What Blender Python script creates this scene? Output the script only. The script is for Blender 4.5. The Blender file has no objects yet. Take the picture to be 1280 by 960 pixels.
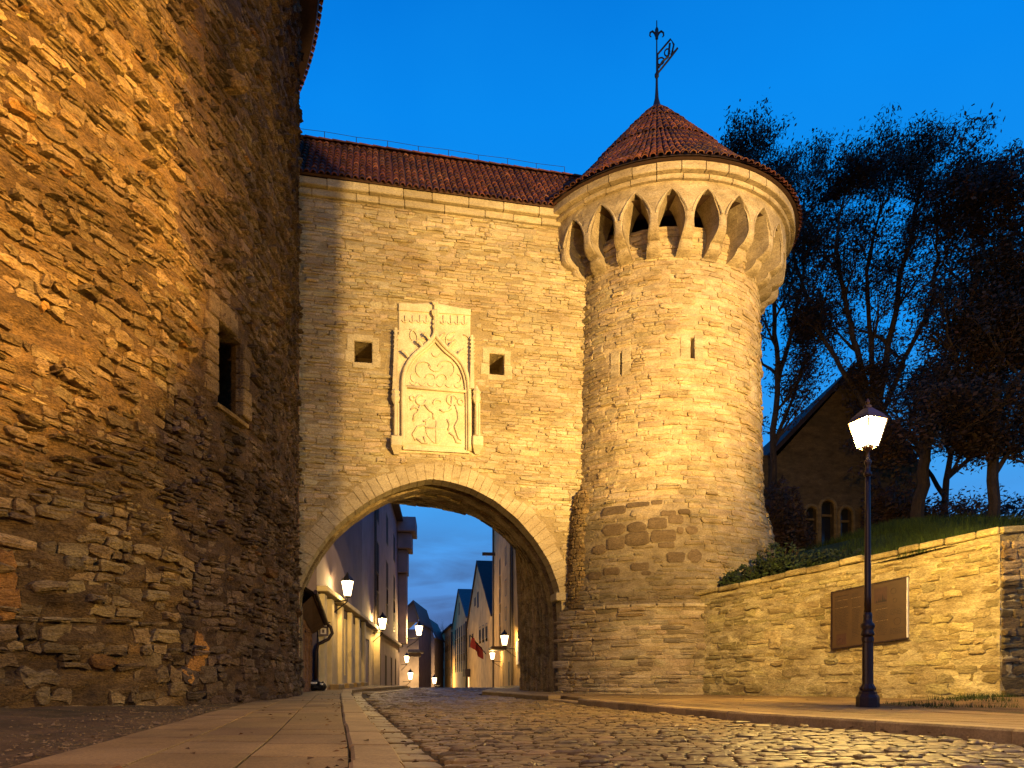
import bpy, math, random
from mathutils import Vector, noise
R = math.radians
rng = random.Random(7)
# ------------------------------------------------------------------ camera
F, CX, HY, EYE = 880.0, 640.0, 845.0, 0.53
S = bpy.context.scene
COL = S.collection
cam_d = bpy.data.cameras.new('camera'); cam = bpy.data.objects.new('camera', cam_d); COL.objects.link(cam)
cam.location = (0, 0, EYE); cam.rotation_euler = (R(90), 0, 0)
cam_d.sensor_width = 36; cam_d.lens = F/1280*36; cam_d.shift_y = (HY-480)/1280
cam_d.clip_start = .05; cam_d.clip_end = 3000
S.camera = cam
S.view_settings.view_transform = 'Standard'; S.view_settings.look = 'None'; S.view_settings.exposure = 0; S.view_settings.gamma = 1

# ------------------------------------------------------------------ world: dusk sky
W = bpy.data.worlds.new('World'); S.world = W; W.use_nodes = True
nt = W.node_tree; nt.nodes.clear()
def N(nt, t, **k):
    n = nt.nodes.new(t)
    for a, b in k.items(): setattr(n, a, b)
    return n
def ramp(nt, stops, inp=None, interp='LINEAR'):
    r = N(nt, 'ShaderNodeValToRGB'); cr = r.color_ramp; cr.interpolation = interp
    while len(cr.elements) < len(stops): cr.elements.new(.5)
    for e, (p, c) in zip(cr.elements, stops):
        e.position = p; e.color = (c, c, c, 1) if isinstance(c, (int, float)) else (*c, 1)
    if inp: nt.links.new(inp, r.inputs[0])
    return r
def mixc(nt, fac, a, b, mode='MIX'):
    m = N(nt, 'ShaderNodeMix', data_type='RGBA', blend_type=mode)
    for i, s in ((0, fac), (6, a), (7, b)):
        if hasattr(s, 'links'): nt.links.new(s, m.inputs[i])
        elif i == 0: m.inputs[0].default_value = s
        else: m.inputs[i].default_value = (*s, 1)
    return m.outputs[2]
def math_n(nt, op, a, b=None, c=None, clamp=False):
    m = N(nt, 'ShaderNodeMath', operation=op, use_clamp=clamp)
    for i, s in enumerate((a, b, c)):
        if s is None: continue
        if hasattr(s, 'links'): nt.links.new(s, m.inputs[i])
        else: m.inputs[i].default_value = s
    return m.outputs[0]
tc = N(nt, 'ShaderNodeTexCoord'); sep = N(nt, 'ShaderNodeSeparateXYZ'); nt.links.new(tc.outputs['Generated'], sep.inputs[0])
sky = ramp(nt, [(0, (.02, .03, .06)), (.02, (.11, .15, .33)), (.07, (.10, .21, .52)), (.15, (.10, .33, .80)), (.25, (.06, .36, .88)), (.40, (.008, .28, .90)), (.62, (.001, .225, .84)), (.76, (0, .13, .60)), (1, (0, .05, .30))], sep.outputs[2])
mp = N(nt, 'ShaderNodeMapping'); mp.inputs['Scale'].default_value = (4.5, 4.5, 20); nt.links.new(tc.outputs['Generated'], mp.inputs[0])
nz = N(nt, 'ShaderNodeTexNoise'); nz.inputs['Scale'].default_value = 1; nz.inputs['Detail'].default_value = 6; nz.inputs['Roughness'].default_value = .55; nz.inputs['Distortion'].default_value = .5
nt.links.new(mp.outputs[0], nz.inputs[0])
cl = ramp(nt, [(.45, 0), (.66, 1)], nz.outputs[0])
elev = ramp(nt, [(0, .9), (.12, .8), (.21, .12), (.27, 0)], sep.outputs[2])
cf = math_n(nt, 'MULTIPLY', cl.outputs[0], elev.outputs[0])
n2 = N(nt, 'ShaderNodeTexNoise'); n2.inputs['Scale'].default_value = 1.6; n2.inputs['Detail'].default_value = 5; nt.links.new(tc.outputs['Generated'], n2.inputs[0])
lf = math_n(nt, 'MULTIPLY', ramp(nt, [(.4, 0), (.75, .45)], n2.outputs[0]).outputs[0], ramp(nt, [(0, 0), (.2, 1), (.7, 1), (.85, .3)], sep.outputs[2]).outputs[0])
sk2 = mixc(nt, lf, sky.outputs[0], (.008, .34, .95))
colr = mixc(nt, cf, sk2, (.055, .085, .19))
bg = N(nt, 'ShaderNodeBackground'); nt.links.new(colr, bg.inputs[0]); bg.inputs[1].default_value = 1.0
wo = N(nt, 'ShaderNodeOutputWorld'); nt.links.new(bg.outputs[0], wo.inputs[0])

# ------------------------------------------------------------------ flood lights (stand on the pavement behind the photographer)
def spot(name, loc, aim, power, color, size, ang, blend=.1, square=False, roll=0):
    d = bpy.data.lights.new(name, 'SPOT'); d.energy = power; d.color = color; d.shadow_soft_size = size
    d.spot_size = R(ang); d.spot_blend = blend; d.use_square = square
    o = bpy.data.objects.new(name, d); COL.objects.link(o); o.location = loc
    q = (Vector(aim)-Vector(loc)).to_track_quat('-Z', 'Y'); o.rotation_euler = q.to_euler()
    return o
SOD = (1, .60, .16)
FL = Vector((13, -4, 6.0)); faz, fel = R(-31), R(10)
spot('flood_light', FL, FL+Vector((math.sin(faz)*math.cos(fel), math.cos(faz)*math.cos(fel), math.sin(fel))), 66000, (1, .63, .235), .012, 40, .75)
spot('flood_light', (9.5, -1.5, 8.5), (-8.6, 6.6, 8.2), 60000, (1, .51, .12), .03, 40, .5)
def point(name, loc, power, color=(1, .60, .17), size=.08):
    d = bpy.data.lights.new(name, 'POINT'); d.energy = power; d.color = color; d.shadow_soft_size = size
    o = bpy.data.objects.new(name, d); COL.objects.link(o); o.location = loc
    return o

# ------------------------------------------------------------------ mapping helpers
def P(px, py, Y): return Vector(((px-CX)/F*Y, Y, EYE+(HY-py)/F*Y))
def pix(p): return (CX+F*p.x/max(p.y, .1), HY-F*(p.z-EYE)/max(p.y, .1))
def gz(Y):
    if Y < 28: return 0.
    if Y < 36: return -.025*(Y-28)**2/16
    return -.1-.025*(Y-36) if Y < 200 else -4.2
OFF = {}
def empty(name, label, cat, loc=(0, 0, 0), group=None, kind=None):
    o = bpy.data.objects.new(name, None); COL.objects.link(o); o.location = loc; o.empty_display_size = .2
    if label: o['label'] = label
    if cat: o['category'] = cat
    if group: o['group'] = group
    if kind: o['kind'] = kind
    OFF[o] = Vector(loc); return o
def off_of(o):
    while o is not None and o.parent is not None: o = o.parent
    return OFF.get(o, Vector((0, 0, 0)))
class B:
    def __init__(s): s.v = []; s.f = []; s.t = []; s.smooth = False
    def add(s, vs, fs, tint=(1, 1, 1)):
        n = len(s.v); s.v += [tuple(x) for x in vs]; s.f += [[i+n for i in f] for f in fs]
        s.t += [tint]*len(vs); return s
    def box(s, lo, hi, tint=(1, 1, 1), M=None):
        c = [(x, y, z) for z in (lo[2], hi[2]) for y in (lo[1], hi[1]) for x in (lo[0], hi[0])]
        if M: c = [M(*q) for q in c]
        return s.add(c, [(0, 2, 3, 1), (4, 5, 7, 6), (0, 1, 5, 4), (2, 6, 7, 3), (0, 4, 6, 2), (1, 3, 7, 5)], tint)
    def cbox(s, lo, hi, c=.01, tint=(1, 1, 1), M=None):
        "box with chamfered edges"
        vs = []; idx = {}
        for ax in range(3):
            for sx in (0, 1):
                for sy in (0, 1):
                    for sz in (0, 1):
                        g = (sx, sy, sz); p = [(lo[i] if g[i] == 0 else hi[i]) for i in range(3)]
                        for i in range(3):
                            if i != ax: p[i] += c if g[i] == 0 else -c
                        idx[(ax, g)] = len(vs); vs.append(M(*p) if M else tuple(p))
        fs = []
        for ax in range(3):
            a, b = [i for i in range(3) if i != ax]
            for sd in (0, 1):
                q = []
                for (x, y) in ((0, 0), (1, 0), (1, 1), (0, 1)):
                    g = [0, 0, 0]; g[ax] = sd; g[a] = x; g[b] = y; q.append(idx[(ax, tuple(g))])
                if (sd == 1) != (ax != 1): q.reverse()
                fs.append(q)
        for ax in range(3):
            a, b = [i for i in range(3) if i != ax]
            for x in (0, 1):
                for y in (0, 1):
                    g0 = [0, 0, 0]; g0[a] = x; g0[b] = y; g1 = list(g0); g1[ax] = 1
                    g0 = tuple(g0); g1 = tuple(g1)
                    fs.append((idx[(a, g0)], idx[(a, g1)], idx[(b, g1)], idx[(b, g0)]))
        for g in [(x, y, z) for x in (0, 1) for y in (0, 1) for z in (0, 1)]:
            fs.append((idx[(0, g)], idx[(1, g)], idx[(2, g)]))
        return s.add(vs, fs, tint)
    def tube(s, pts, rad, sides=6, cap=True, tint=(1, 1, 1)):
        pts = [Vector(p) for p in pts]; n = len(pts)
        if not hasattr(rad, '__len__'): rad = [rad]*n
        vs = []; prev = None
        for i, p in enumerate(pts):
            d = (pts[min(i+1, n-1)]-pts[max(i-1, 0)]).normalized()
            if prev is None: a = d.orthogonal().normalized()
            else: a = (prev-d*prev.dot(d)); a = a.normalized() if a.length > 1e-6 else d.orthogonal().normalized()
            prev = a; b = d.cross(a)
            for k in range(sides):
                t = 2*math.pi*k/sides; vs.append(p+(a*math.cos(t)+b*math.sin(t))*rad[i])
        fs = [(i*sides+k, i*sides+(k+1) % sides, (i+1)*sides+(k+1) % sides, (i+1)*sides+k) for i in range(n-1) for k in range(sides)]
        if cap: fs += [tuple(reversed(range(sides))), tuple(range((n-1)*sides, n*sides))]
        return s.add(vs, fs, tint)
    def lathe(s, prof, c=(0, 0, 0), sides=16, flute=0, rot=0, tint=(1, 1, 1)):
        vs = []
        for (r, z) in prof:
            for k in range(sides):
                t = 2*math.pi*(k+rot)/sides; rr = r*(1-flute*(k % 2)); vs.append((c[0]+rr*math.cos(t), c[1]+rr*math.sin(t), c[2]+z))
        n = len(prof)
        fs = [(i*sides+k, i*sides+(k+1) % sides, (i+1)*sides+(k+1) % sides, (i+1)*sides+k) for i in range(n-1) for k in range(sides)]
        fs += [tuple(reversed(range(sides))), tuple(range((n-1)*sides, n*sides))]
        return s.add(vs, fs, tint)
    def grid(s, pts, nu, nv, tint=(1, 1, 1), flip=False):
        fs = []
        for j in range(nv-1):
            for i in range(nu-1):
                a = j*nu+i; q = (a, a+1, a+nu+1, a+nu); fs.append(q[::-1] if flip else q)
        return s.add(pts, fs, tint)
    def obj(s, name, mat, parent=None, kind=None, label=None, cat=None, group=None, smooth=None):
        o3 = off_of(parent) if parent else Vector((0, 0, 0))
        me = bpy.data.meshes.new(name)
        me.from_pydata([(x-o3.x, y-o3.y, z-o3.z) for x, y, z in s.v], [], s.f)
        at = me.color_attributes.new('tint', 'FLOAT_COLOR', 'POINT')
        at.data.foreach_set('color', [c for t in s.t for c in (t[0], t[1], t[2], 1)])
        me.materials.append(mat)
        if smooth or s.smooth: me.polygons.foreach_set('use_smooth', [True]*len(me.polygons))
        o = bpy.data.objects.new(name, me); COL.objects.link(o)
        if parent: o.parent = parent
        if kind: o['kind'] = kind
        if label: o['label'] = label
        if cat: o['category'] = cat
        if group: o['group'] = group
        return o

# ------------------------------------------------------------------ materials
def stone_mat(name, lo, hi, scale=3., bump=.6, dist=.02, rough=.9, fine=26., dirt=None, dirt_amt=.5, stretch=2.2, dscale=.55, fc=.7):
    m = bpy.data.materials.new(name); m.use_nodes = True; nt = m.node_tree; L = nt.links
    bs = nt.nodes['Principled BSDF']; bs.inputs['Roughness'].default_value = rough
    if 'Specular IOR Level' in bs.inputs: bs.inputs['Specular IOR Level'].default_value = .25
    tc = N(nt, 'ShaderNodeTexCoord'); mp = N(nt, 'ShaderNodeMapping'); mp.inputs['Scale'].default_value = (1, 1, stretch); L.new(tc.outputs['Object'], mp.inputs[0])
    a = N(nt, 'ShaderNodeTexNoise'); a.inputs['Scale'].default_value = scale; a.inputs['Detail'].default_value = 8; a.inputs['Roughness'].default_value = .65; L.new(mp.outputs[0], a.inputs[0])
    r = ramp(nt, [(.32, lo), (.68, hi)], a.outputs[0])
    c = r.outputs[0]
    if dirt:
        d = N(nt, 'ShaderNodeTexNoise'); d.inputs['Scale'].default_value = dscale; d.inputs['Detail'].default_value = 7; d.inputs['Roughness'].default_value = .7; L.new(mp.outputs[0], d.inputs[0])
        dr = ramp(nt, [(.46, 0), (.64, dirt_amt)], d.outputs[0]); c = mixc(nt, dr.outputs[0], c, dirt)
    f = N(nt, 'ShaderNodeTexNoise'); f.inputs['Scale'].default_value = fine; f.inputs['Detail'].default_value = 6; f.inputs['Roughness'].default_value = .75; L.new(mp.outputs[0], f.inputs[0])
    fr = ramp(nt, [(.34, fc), (.6, 1.1)], f.outputs[0]); c = mixc(nt, 1., c, fr.outputs[0], 'MULTIPLY')
    at = N(nt, 'ShaderNodeAttribute', attribute_name='tint'); c = mixc(nt, 1., c, at.outputs['Color'], 'MULTIPLY')
    L.new(c, bs.inputs['Base Color'])
    g = N(nt, 'ShaderNodeTexNoise'); g.inputs['Scale'].default_value = scale*3.6; g.inputs['Detail'].default_value = 7; g.inputs['Roughness'].default_value = .62; g.inputs['Distortion'].default_value = .6; L.new(mp.outputs[0], g.inputs[0])
    h = math_n(nt, 'ADD', math_n(nt, 'MULTIPLY', g.outputs[0], .9), math_n(nt, 'ADD', math_n(nt, 'MULTIPLY', a.outputs[0], 1.), math_n(nt, 'MULTIPLY', f.outputs[0], .4)))
    b = N(nt, 'ShaderNodeBump'); b.inputs['Strength'].default_value = bump; b.inputs['Distance'].default_value = dist; L.new(h, b.inputs['Height']); L.new(b.outputs[0], bs.inputs['Normal'])
    return m
def plain(name, col, rough=.6, metal=0, noise_amt=.25, scale=12, bump=.1, spec=.4):
    m = bpy.data.materials.new(name); m.use_nodes = True; nt = m.node_tree; L = nt.links
    bs = nt.nodes['Principled BSDF']; bs.inputs['Roughness'].default_value = rough; bs.inputs['Metallic'].default_value = metal
    bs.inputs['Specular IOR Level'].default_value = spec
    tc = N(nt, 'ShaderNodeTexCoord'); a = N(nt, 'ShaderNodeTexNoise'); a.inputs['Scale'].default_value = scale; a.inputs['Detail'].default_value = 6; L.new(tc.outputs['Object'], a.inputs[0])
    r = ramp(nt, [(.3, 1-noise_amt), (.7, 1+noise_amt*.4)], a.outputs[0]); c = mixc(nt, 1., col, r.outputs[0], 'MULTIPLY')
    at = N(nt, 'ShaderNodeAttribute', attribute_name='tint'); c = mixc(nt, 1., c, at.outputs['Color'], 'MULTIPLY')
    L.new(c, bs.inputs['Base Color'])
    b = N(nt, 'ShaderNodeBump'); b.inputs['Strength'].default_value = bump; b.inputs['Distance'].default_value = .01; L.new(a.outputs[0], b.inputs['Height']); L.new(b.outputs[0], bs.inputs['Normal'])
    return m
def emit_glass(name, col, strength):
    m = bpy.data.materials.new(name); m.use_nodes = True; nt = m.node_tree; nt.nodes.clear()
    e = N(nt, 'ShaderNodeEmission'); e.inputs[0].default_value = (*col, 1); e.inputs[1].default_value = strength
    t = N(nt, 'ShaderNodeBsdfTransparent'); mx = N(nt, 'ShaderNodeAddShader'); o = N(nt, 'ShaderNodeOutputMaterial')
    nt.links.new(t.outputs[0], mx.inputs[0]); nt.links.new(e.outputs[0], mx.inputs[1]); nt.links.new(mx.outputs[0], o.inputs[0])
    return m
M_lime = stone_mat('limestone', (.37, .295, .155), (.64, .54, .31), 2.2, .8, .035, dirt=(.23, .16, .07), dirt_amt=.55, fc=.6)
M_limemortar = stone_mat('lime_mortar', (.27, .20, .085), (.50, .40, .19), 2.2, 1., .05, dirt=(.18, .12, .05), dirt_amt=.6)
M_rubble = stone_mat('rubble_limestone', (.25, .17, .07), (.54, .41, .19), 2.6, 1., .09, dirt=(.09, .06, .028), dirt_amt=.8, dscale=.45, fc=.35)
M_rubmortar = stone_mat('rubble_mortar', (.15, .095, .035), (.40, .26, .09), 3., 1., .10, dirt=(.06, .04, .018), dirt_amt=.8, dscale=.5, fc=.3)
M_carved = stone_mat('carved_dolomite', (.47, .39, .21), (.66, .57, .34), 2.6, .35, .01, fine=40, stretch=1)
M_tower = stone_mat('tower_limestone', (.33, .26, .145), (.58, .48, .29), 2.4, .8, .035, dirt=(.20, .145, .06), dirt_amt=.5, dscale=.8, fc=.55)
M_garden = stone_mat('garden_wall_stone', (.34, .27, .12), (.66, .56, .28), 3., .9, .04, dirt=(.14, .095, .035), dirt_amt=.75, dscale=1.1, fc=.5)
M_garmortar = stone_mat('garden_wall_mortar', (.30, .23, .10), (.62, .52, .26), 2.2, 1., .04, dirt=(.16, .11, .04), dirt_amt=.7, dscale=1., fc=.5)
M_tile = stone_mat('clay_tile', (.08, .024, .010), (.22, .07, .026), 5., .4, .01, fine=30, stretch=1, dirt=(.05, .03, .02), dirt_amt=.7, rough=.75)
M_deck = plain('roof_mortar', (.07, .035, .02), .9)
M_sett = stone_mat('granite_sett', (.13, .088, .030), (.30, .205, .075), 3.5, .35, .01, rough=.5, fine=45, stretch=1, dirt=(.12, .075, .035), dirt_amt=.5, dscale=.35)
M_joint = stone_mat('sand_joint', (.03, .02, .008), (.07, .045, .018), 5, .8, .02, stretch=1)
M_slab = stone_mat('paving_slab', (.19, .125, .045), (.36, .24, .09), 2.6, .6, .012, rough=.7, fine=60, stretch=1, dirt=(.09, .055, .022), dirt_amt=.75, dscale=1.3, fc=.55)
M_kerb = stone_mat('kerb_granite', (.23, .155, .06), (.38, .27, .11), 4, .4, .01, rough=.65, fine=50, stretch=1)
M_soil = stone_mat('soil', (.06, .036, .013), (.17, .105, .042), 2.2, 1., .05, stretch=1, fine=30, dirt=(.04, .05, .012), dirt_amt=.6, dscale=.7)
M_gravel = stone_mat('gravel', (.12, .075, .028), (.28, .19, .08), 8, .4, .01, stretch=1)
M_grass = stone_mat('grass', (.012, .026, .004), (.045, .070, .010), 4, .5, .02, stretch=1)
M_leaf = stone_mat('leaf', (.030, .022, .010), (.075, .040, .016), 1.5, .1, .01, stretch=1, rough=.7)
M_bush = stone_mat('bush_leaf', (.02, .03, .008), (.05, .075, .015), 3, .1, .01, stretch=1, rough=.7)
M_bark = stone_mat('bark', (.028, .018, .011), (.07, .045, .025), 8, .9, .03, stretch=.4)
M_iron = plain('painted_iron', (.026, .012, .008), .42, .0, .3, 30, .15, .35)
M_black = plain('dark_metal', (.015, .015, .018), .5, .3)
M_board = plain('board_face', (.055, .030, .010), .45, 0, .15, 8, .03)
M_boardprint = plain('board_print', (.010, .005, .003), .5)
M_boardlite = plain('board_print_pale', (.24, .16, .07), .5)
M_boardpic = plain('board_picture', (.045, .018, .009), .5)
M_cream = plain('cream_plaster', (.62, .52, .30), .85, 0, .2, 2.5, .2)
M_lilac = plain('lilac_plaster', (.15, .12, .15), .9, 0, .2, 1.2, .2)
M_grey = plain('grey_plaster', (.24, .20, .22), .9, 0, .2, 1.2, .2)
M_beige = plain('beige_plaster', (.50, .33, .13), .9, 0, .3, 1., .2)
M_brown = plain('brown_plaster', (.32, .21, .09), .9, 0, .3, 1., .2)
M_bluewall = plain('slate_plaster', (.16, .13, .13), .9, 0, .3, 1., .2)
M_brick = stone_mat('brick', (.16, .08, .035), (.30, .16, .07), 6, .5, .01, stretch=1)
M_wood = plain('dark_wood', (.10, .055, .025), .7, 0, .4, 6, .4)
M_pane = plain('window_glass', (.018, .02, .028), .12, 0, .1, 2, .02, .6)
M_panedull = plain('dull_glass', (.012, .012, .014), .6, 0, .1, 2, .02, .05)
M_frame = plain('window_frame', (.10, .08, .06), .6)
M_slate = plain('dark_roof', (.035, .022, .022), .8, 0, .3, 3, .3)
M_blueroof = plain('blue_slate_roof', (.07, .062, .07), .7, 0, .3, 3, .3)
M_red = plain('red_cloth', (.20, .014, .010), .8)
M_white = plain('white_paint', (.75, .70, .60), .7)
M_lampglass = emit_glass('lamp_glass', (1, .74, .36), 22)
M_smallglass = emit_glass('wall_lamp_glass', (1, .70, .34), 5)
M_bulb = emit_glass('lamp_bulb', (1, .85, .55), 60)
M_litwin = emit_glass('lit_window', (1, .5, .25), 1.2)
M_church = stone_mat('weathered_ashlar', (.07, .045, .018), (.17, .11, .045), 2.5, .7, .03, dirt=(.06, .045, .02), dirt_amt=.6)

# ------------------------------------------------------------------ masonry generator
def jit(rng, a): return (rng.random()*2-1)*a
def stone_geo(M, u0, u1, v0, v1, w0, proud, rng, rough=.1, bulge=.25):
    L, H = u1-u0, v1-v0; m = min(L, H); c = m*rng.uniform(.12, .34) if rough > .04 else m*.08
    e = m*rough
    per = [(0, c), (c, 0), (L*.5, 0), (L-c, 0), (L, c), (L, H-c), (L-c, H), (L*.5, H), (c, H), (0, H-c)]
    per = [(x+jit(rng, e), y+jit(rng, e)) for x, y in per]
    vs = [M(u0+x, v0+y, w0) for x, y in per]
    tl = jit(rng, .35)*rough*3; tv = jit(rng, .3)*rough*3
    def pw(x, y): return proud*(1+tl*(x/L-.5)*2+tv*(y/H-.5)*2)
    vs += [M(u0+x, v0+y, pw(x, y)*.72) for x, y in per]
    k = m*bulge
    for x, y in per:
        sx = (x-L/2); sy = (y-H/2); x2 = L/2+sx*(1-2*k/L); y2 = H/2+sy*(1-2*k/H)
        vs.append(M(u0+x2, v0+y2, pw(x2, y2)*(1+jit(rng, rough*1.2))))
    vs.append(M(u0+L/2+jit(rng, L*.15), v0+H/2, pw(L/2, H/2)*(1+jit(rng, rough*1.5))))
    n = 10; fs = []
    for i in range(n):
        j = (i+1) % n
        fs += [(i, j, n+j, n+i), (n+i, n+j, 2*n+j, 2*n+i), (2*n+i, 2*n+j, 3*n)]
    return vs, fs
def vis_area(M, u0, u1, v0, v1):
    uc, vc = (u0+u1)/2, (v0+v1)/2
    a = [pix(M(*q, 0)) for q in ((u0, v0), (u1, v0), (u1, v1), (u0, v1))]
    p = M(uc, vc, 0); x, y = pix(p)
    ar = abs(sum(a[i][0]*a[(i+1) % 4][1]-a[(i+1) % 4][0]*a[i][1] for i in range(4)))/2
    nrm = M(uc, vc, .1)-p; facing = nrm.dot(Vector((0, 0, EYE))-p) > 0
    inside = 0 < x < 1280 and 0 < y < 960 and p.y > .3
    near = -320 < x < 1600 and -260 < y < 1150 and p.y > .3
    return (ar if (facing and inside) else (ar*.001 if facing else 0)), near, facing
def wave(M, amp, fr=.35):
    def M2(u, v, w):
        return M(u, v+noise.noise(Vector((u*fr, v*.5, 3.1)))*amp, w)
    return M2
def lay(M, rects, parent, mat, rng, proud=(.012, .04), rough=.1, bulge=.25, tint=None, name='stone', limit=300, w0=-.04, cull=True, miss=0, var=(.72, 1.12), keep=None):
    ps = []
    for (u0, u1, v0, v1) in rects:
        if u1-u0 < .03 or v1-v0 < .02: continue
        a, near, facing = vis_area(M, u0, u1, v0, v1)
        if cull and not (near and facing): continue
        if rng.random() < miss: continue
        if keep and not keep(M((u0+u1)/2, (v0+v1)/2, 0)): continue
        pr = rng.uniform(*proud)
        if rng.random() < .06: pr = proud[1]*1.5
        t = tint((u0+u1)/2, (v0+v1)/2, rng) if tint else (1, 1, 1)
        g = rng.uniform(*var); t = (t[0]*g*rng.uniform(.95, 1.05), t[1]*g, t[2]*g*rng.uniform(.9, 1.08))
        ps.append((a, stone_geo(M, u0, u1, v0, v1, w0, pr, rng, rough, bulge), t))
    ps.sort(key=lambda q: -q[0])
    for a, (vs, fs), t in ps[:limit]:
        B().add(vs, fs, t).obj(name, mat, parent)
    if len(ps) > limit:
        b = B()
        for a, (vs, fs), t in ps[limit:]: b.add(vs, fs, t)
        b.obj(name, mat, parent, kind='stuff')
    return len(ps)
def courses(u0, u1, v0, v1, h, l, rng, gap=.018, skip=None, split=.15):
    v = v0; out = []
    while v < v1-.03:
        hh = rng.uniform(*h)
        if rng.random() < .3: hh = h[0]
        if v+hh > v1-.04: hh = v1-v
        u = u0-rng.random()*l[1]*.0
        while u < u1-.02:
            ll = rng.uniform(*l)*(.6+hh/h[1]*.6)
            if u+ll > u1-.08: ll = u1-u
            a = (u+gap/2, u+ll-gap/2, v+gap/2, v+hh-gap/2)
            parts = [a]
            if rng.random() < split and hh > .12:
                k = rng.uniform(.4, .6); vm = v+hh*k
                parts = [(a[0], a[1], a[2], vm-gap/3), (a[0], a[1], vm+gap/3, a[3])]
            for q in parts:
                if not skip or not skip(q): out.append(q)
            u += ll
        v += hh
    return out
def lines(a, b, step, extra=()):
    n = max(1, round((b-a)/step)); L = [a+(b-a)*i/n for i in range(n+1)]
    for e in extra:
        if a < e < b:
            L = [x for x in L if abs(x-e) > step*.35 or x in (a, b)]; L.append(e)
    return sorted(set(L))
def skin(b, M, u0, u1, v0, v1, step, holes=(), amp=.02, fr=2.5, depth=.5, tint=(1, 1, 1), vbot=None, vstep=None, splay=0, keep=None, tf=None):
    "wall surface with rough relief; holes=(ua,ub,va,vb) get reveals and a back"
    ul = lines(u0, u1, step, [x for h in holes for x in h[:2]]); vl = lines(v0, v1, vstep or step, [x for h in holes for x in h[2:4]])
    def inside(u, v): return any(h[0]-1e-4 <= u <= h[1]+1e-4 and h[2]-1e-4 <= v <= h[3]+1e-4 for h in holes)
    pts = []; nu = len(ul); tl_ = []
    for j, v in enumerate(vl):
        for u in ul:
            vv = v if vbot is None else vbot(u)+(v1-vbot(u))*(j/(len(vl)-1))
            w = 0 if (amp == 0 or inside(u, vv)) else noise.fractal(Vector((u*fr, vv*fr*1.8, 5.)), 1., 2., 3)*amp
            pts.append(M(u, vv, w))
            if tf: tl_.append(tf(u, vv))
    fs = []
    for j in range(len(vl)-1):
        for i in range(nu-1):
            um, vm = (ul[i]+ul[i+1])/2, (vl[j]+vl[j+1])/2
            if any(h[0] < um < h[1] and h[2] < vm < h[3] for h in holes): continue
            a = j*nu+i
            if keep and not keep(pts[a]): continue
            fs.append((a, a+1, a+nu+1, a+nu))
    b.add(pts, fs, tint)
    if tf: b.t[-len(pts):] = tl_
    for (ua, ub, va, vb) in holes:
        d = -depth
        q = [M(ua, va, 0), M(ub, va, 0), M(ub, vb, 0), M(ua, vb, 0), M(ua-splay, va-splay*.2, d), M(ub+splay, va-splay*.2, d), M(ub+splay, vb+splay*.2, d), M(ua-splay, vb+splay*.2, d)]
        b.add(q, [(0, 4, 5, 1), (1, 5, 6, 2), (2, 6, 7, 3), (3, 7, 4, 0), (4, 7, 6, 5)], tint)

# ================================================================== GROUND
def xl(Y):   # left kerb
    pts = [(-2, .75), (3, -.43), (4.24, -.72), (7.8, -1.62), (13.3, -2.98), (17.3, -3.95), (20, -4.55), (21.7, -4.93), (23.2, -4.98), (25.5, -4.75), (29, -4.62), (36, -5.3), (60, -7.7), (120, -19), (160, -27)]
    return interp(pts, Y)
def xr(Y):   # right kerb
    pts = [(-2, 6.6), (3, 4.85), (5.49, 3.99), (8.33, 2.51), (12, 1.4), (14.1, 1.01), (16, .35), (19.4, -.84), (22, -.75), (27, .3), (38, -.6), (62, -2.9), (120, -13), (160, -20)]
    return interp(pts, Y)
def interp(pts, x):
    if x <= pts[0][0]: return pts[0][1]
    for (a, b), (c, d) in zip(pts, pts[1:]):
        if x <= c: return b+(d-b)*(x-a)/(c-a)
    return pts[-1][1]
def sheet(name, xs0, xs1, ys, nx, zf, mat, kind='structure'):
    b = B(); pts = []
    for y in ys:
        for i in range(nx):
            x = xs0(y)+(xs1(y)-xs0(y))*i/(nx-1); pts.append((x, y, zf(x, y)))
    b.grid(pts, nx, len(ys)); o = b.obj(name, mat, None, kind=kind); return o
ys_far = [-30, -10, -2, 3, 10, 20, 28, 30, 32, 34, 36, 40, 60, 100, 160, 200, 300, 600, 1200]
sheet('ground', lambda y: -900, lambda y: 900, ys_far, 9, lambda x, y: gz(y)-.06, M_soil)
ys_road = [-2+.25*i for i in range(160)]+[40, 50, 60, 80, 100, 130, 160]
sheet('road', lambda y: xl(y)-.02, lambda y: xr(y)+.02, ys_road, 12, lambda x, y: gz(y)-.012+noise.noise(Vector((x, y, 0)))*.006, M_joint)
road = bpy.data.objects['road']; OFF[road] = Vector((0, 0, 0))
def MR(u, v, w):
    Y = v+.13*u; x = u
    return Vector((x, Y, gz(Y)+w+.02*noise.noise(Vector((x*.5, Y*.5, 9)))))
rects = []; s = 2.0
while s < 34:
    d = rng.uniform(.085, .13) if s < 14 else rng.uniform(.13, .19)
    u = xl(s)+.30+rng.random()*.1; ue = xr(s)-.04
    while u < ue:
        w = rng.uniform(.11, .22) if s < 14 else rng.uniform(.17, .3)
        o = rng.uniform(-.012, .012)
        yy = s+.13*u
        if xl(yy)+.28 < u and u+w < xr(yy)-.02: rects.append((u, u+w-.018, s+o, s+d-.016+o))
        u += w
    s += d
lay(MR, rects, road, M_sett, rng, (.010, .022), .13, .2, name='sett', w0=-.02, miss=.004, tint=lambda u, v, r: (lambda g: (g, g, g))(r.uniform(.75, 1.15)))
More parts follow.
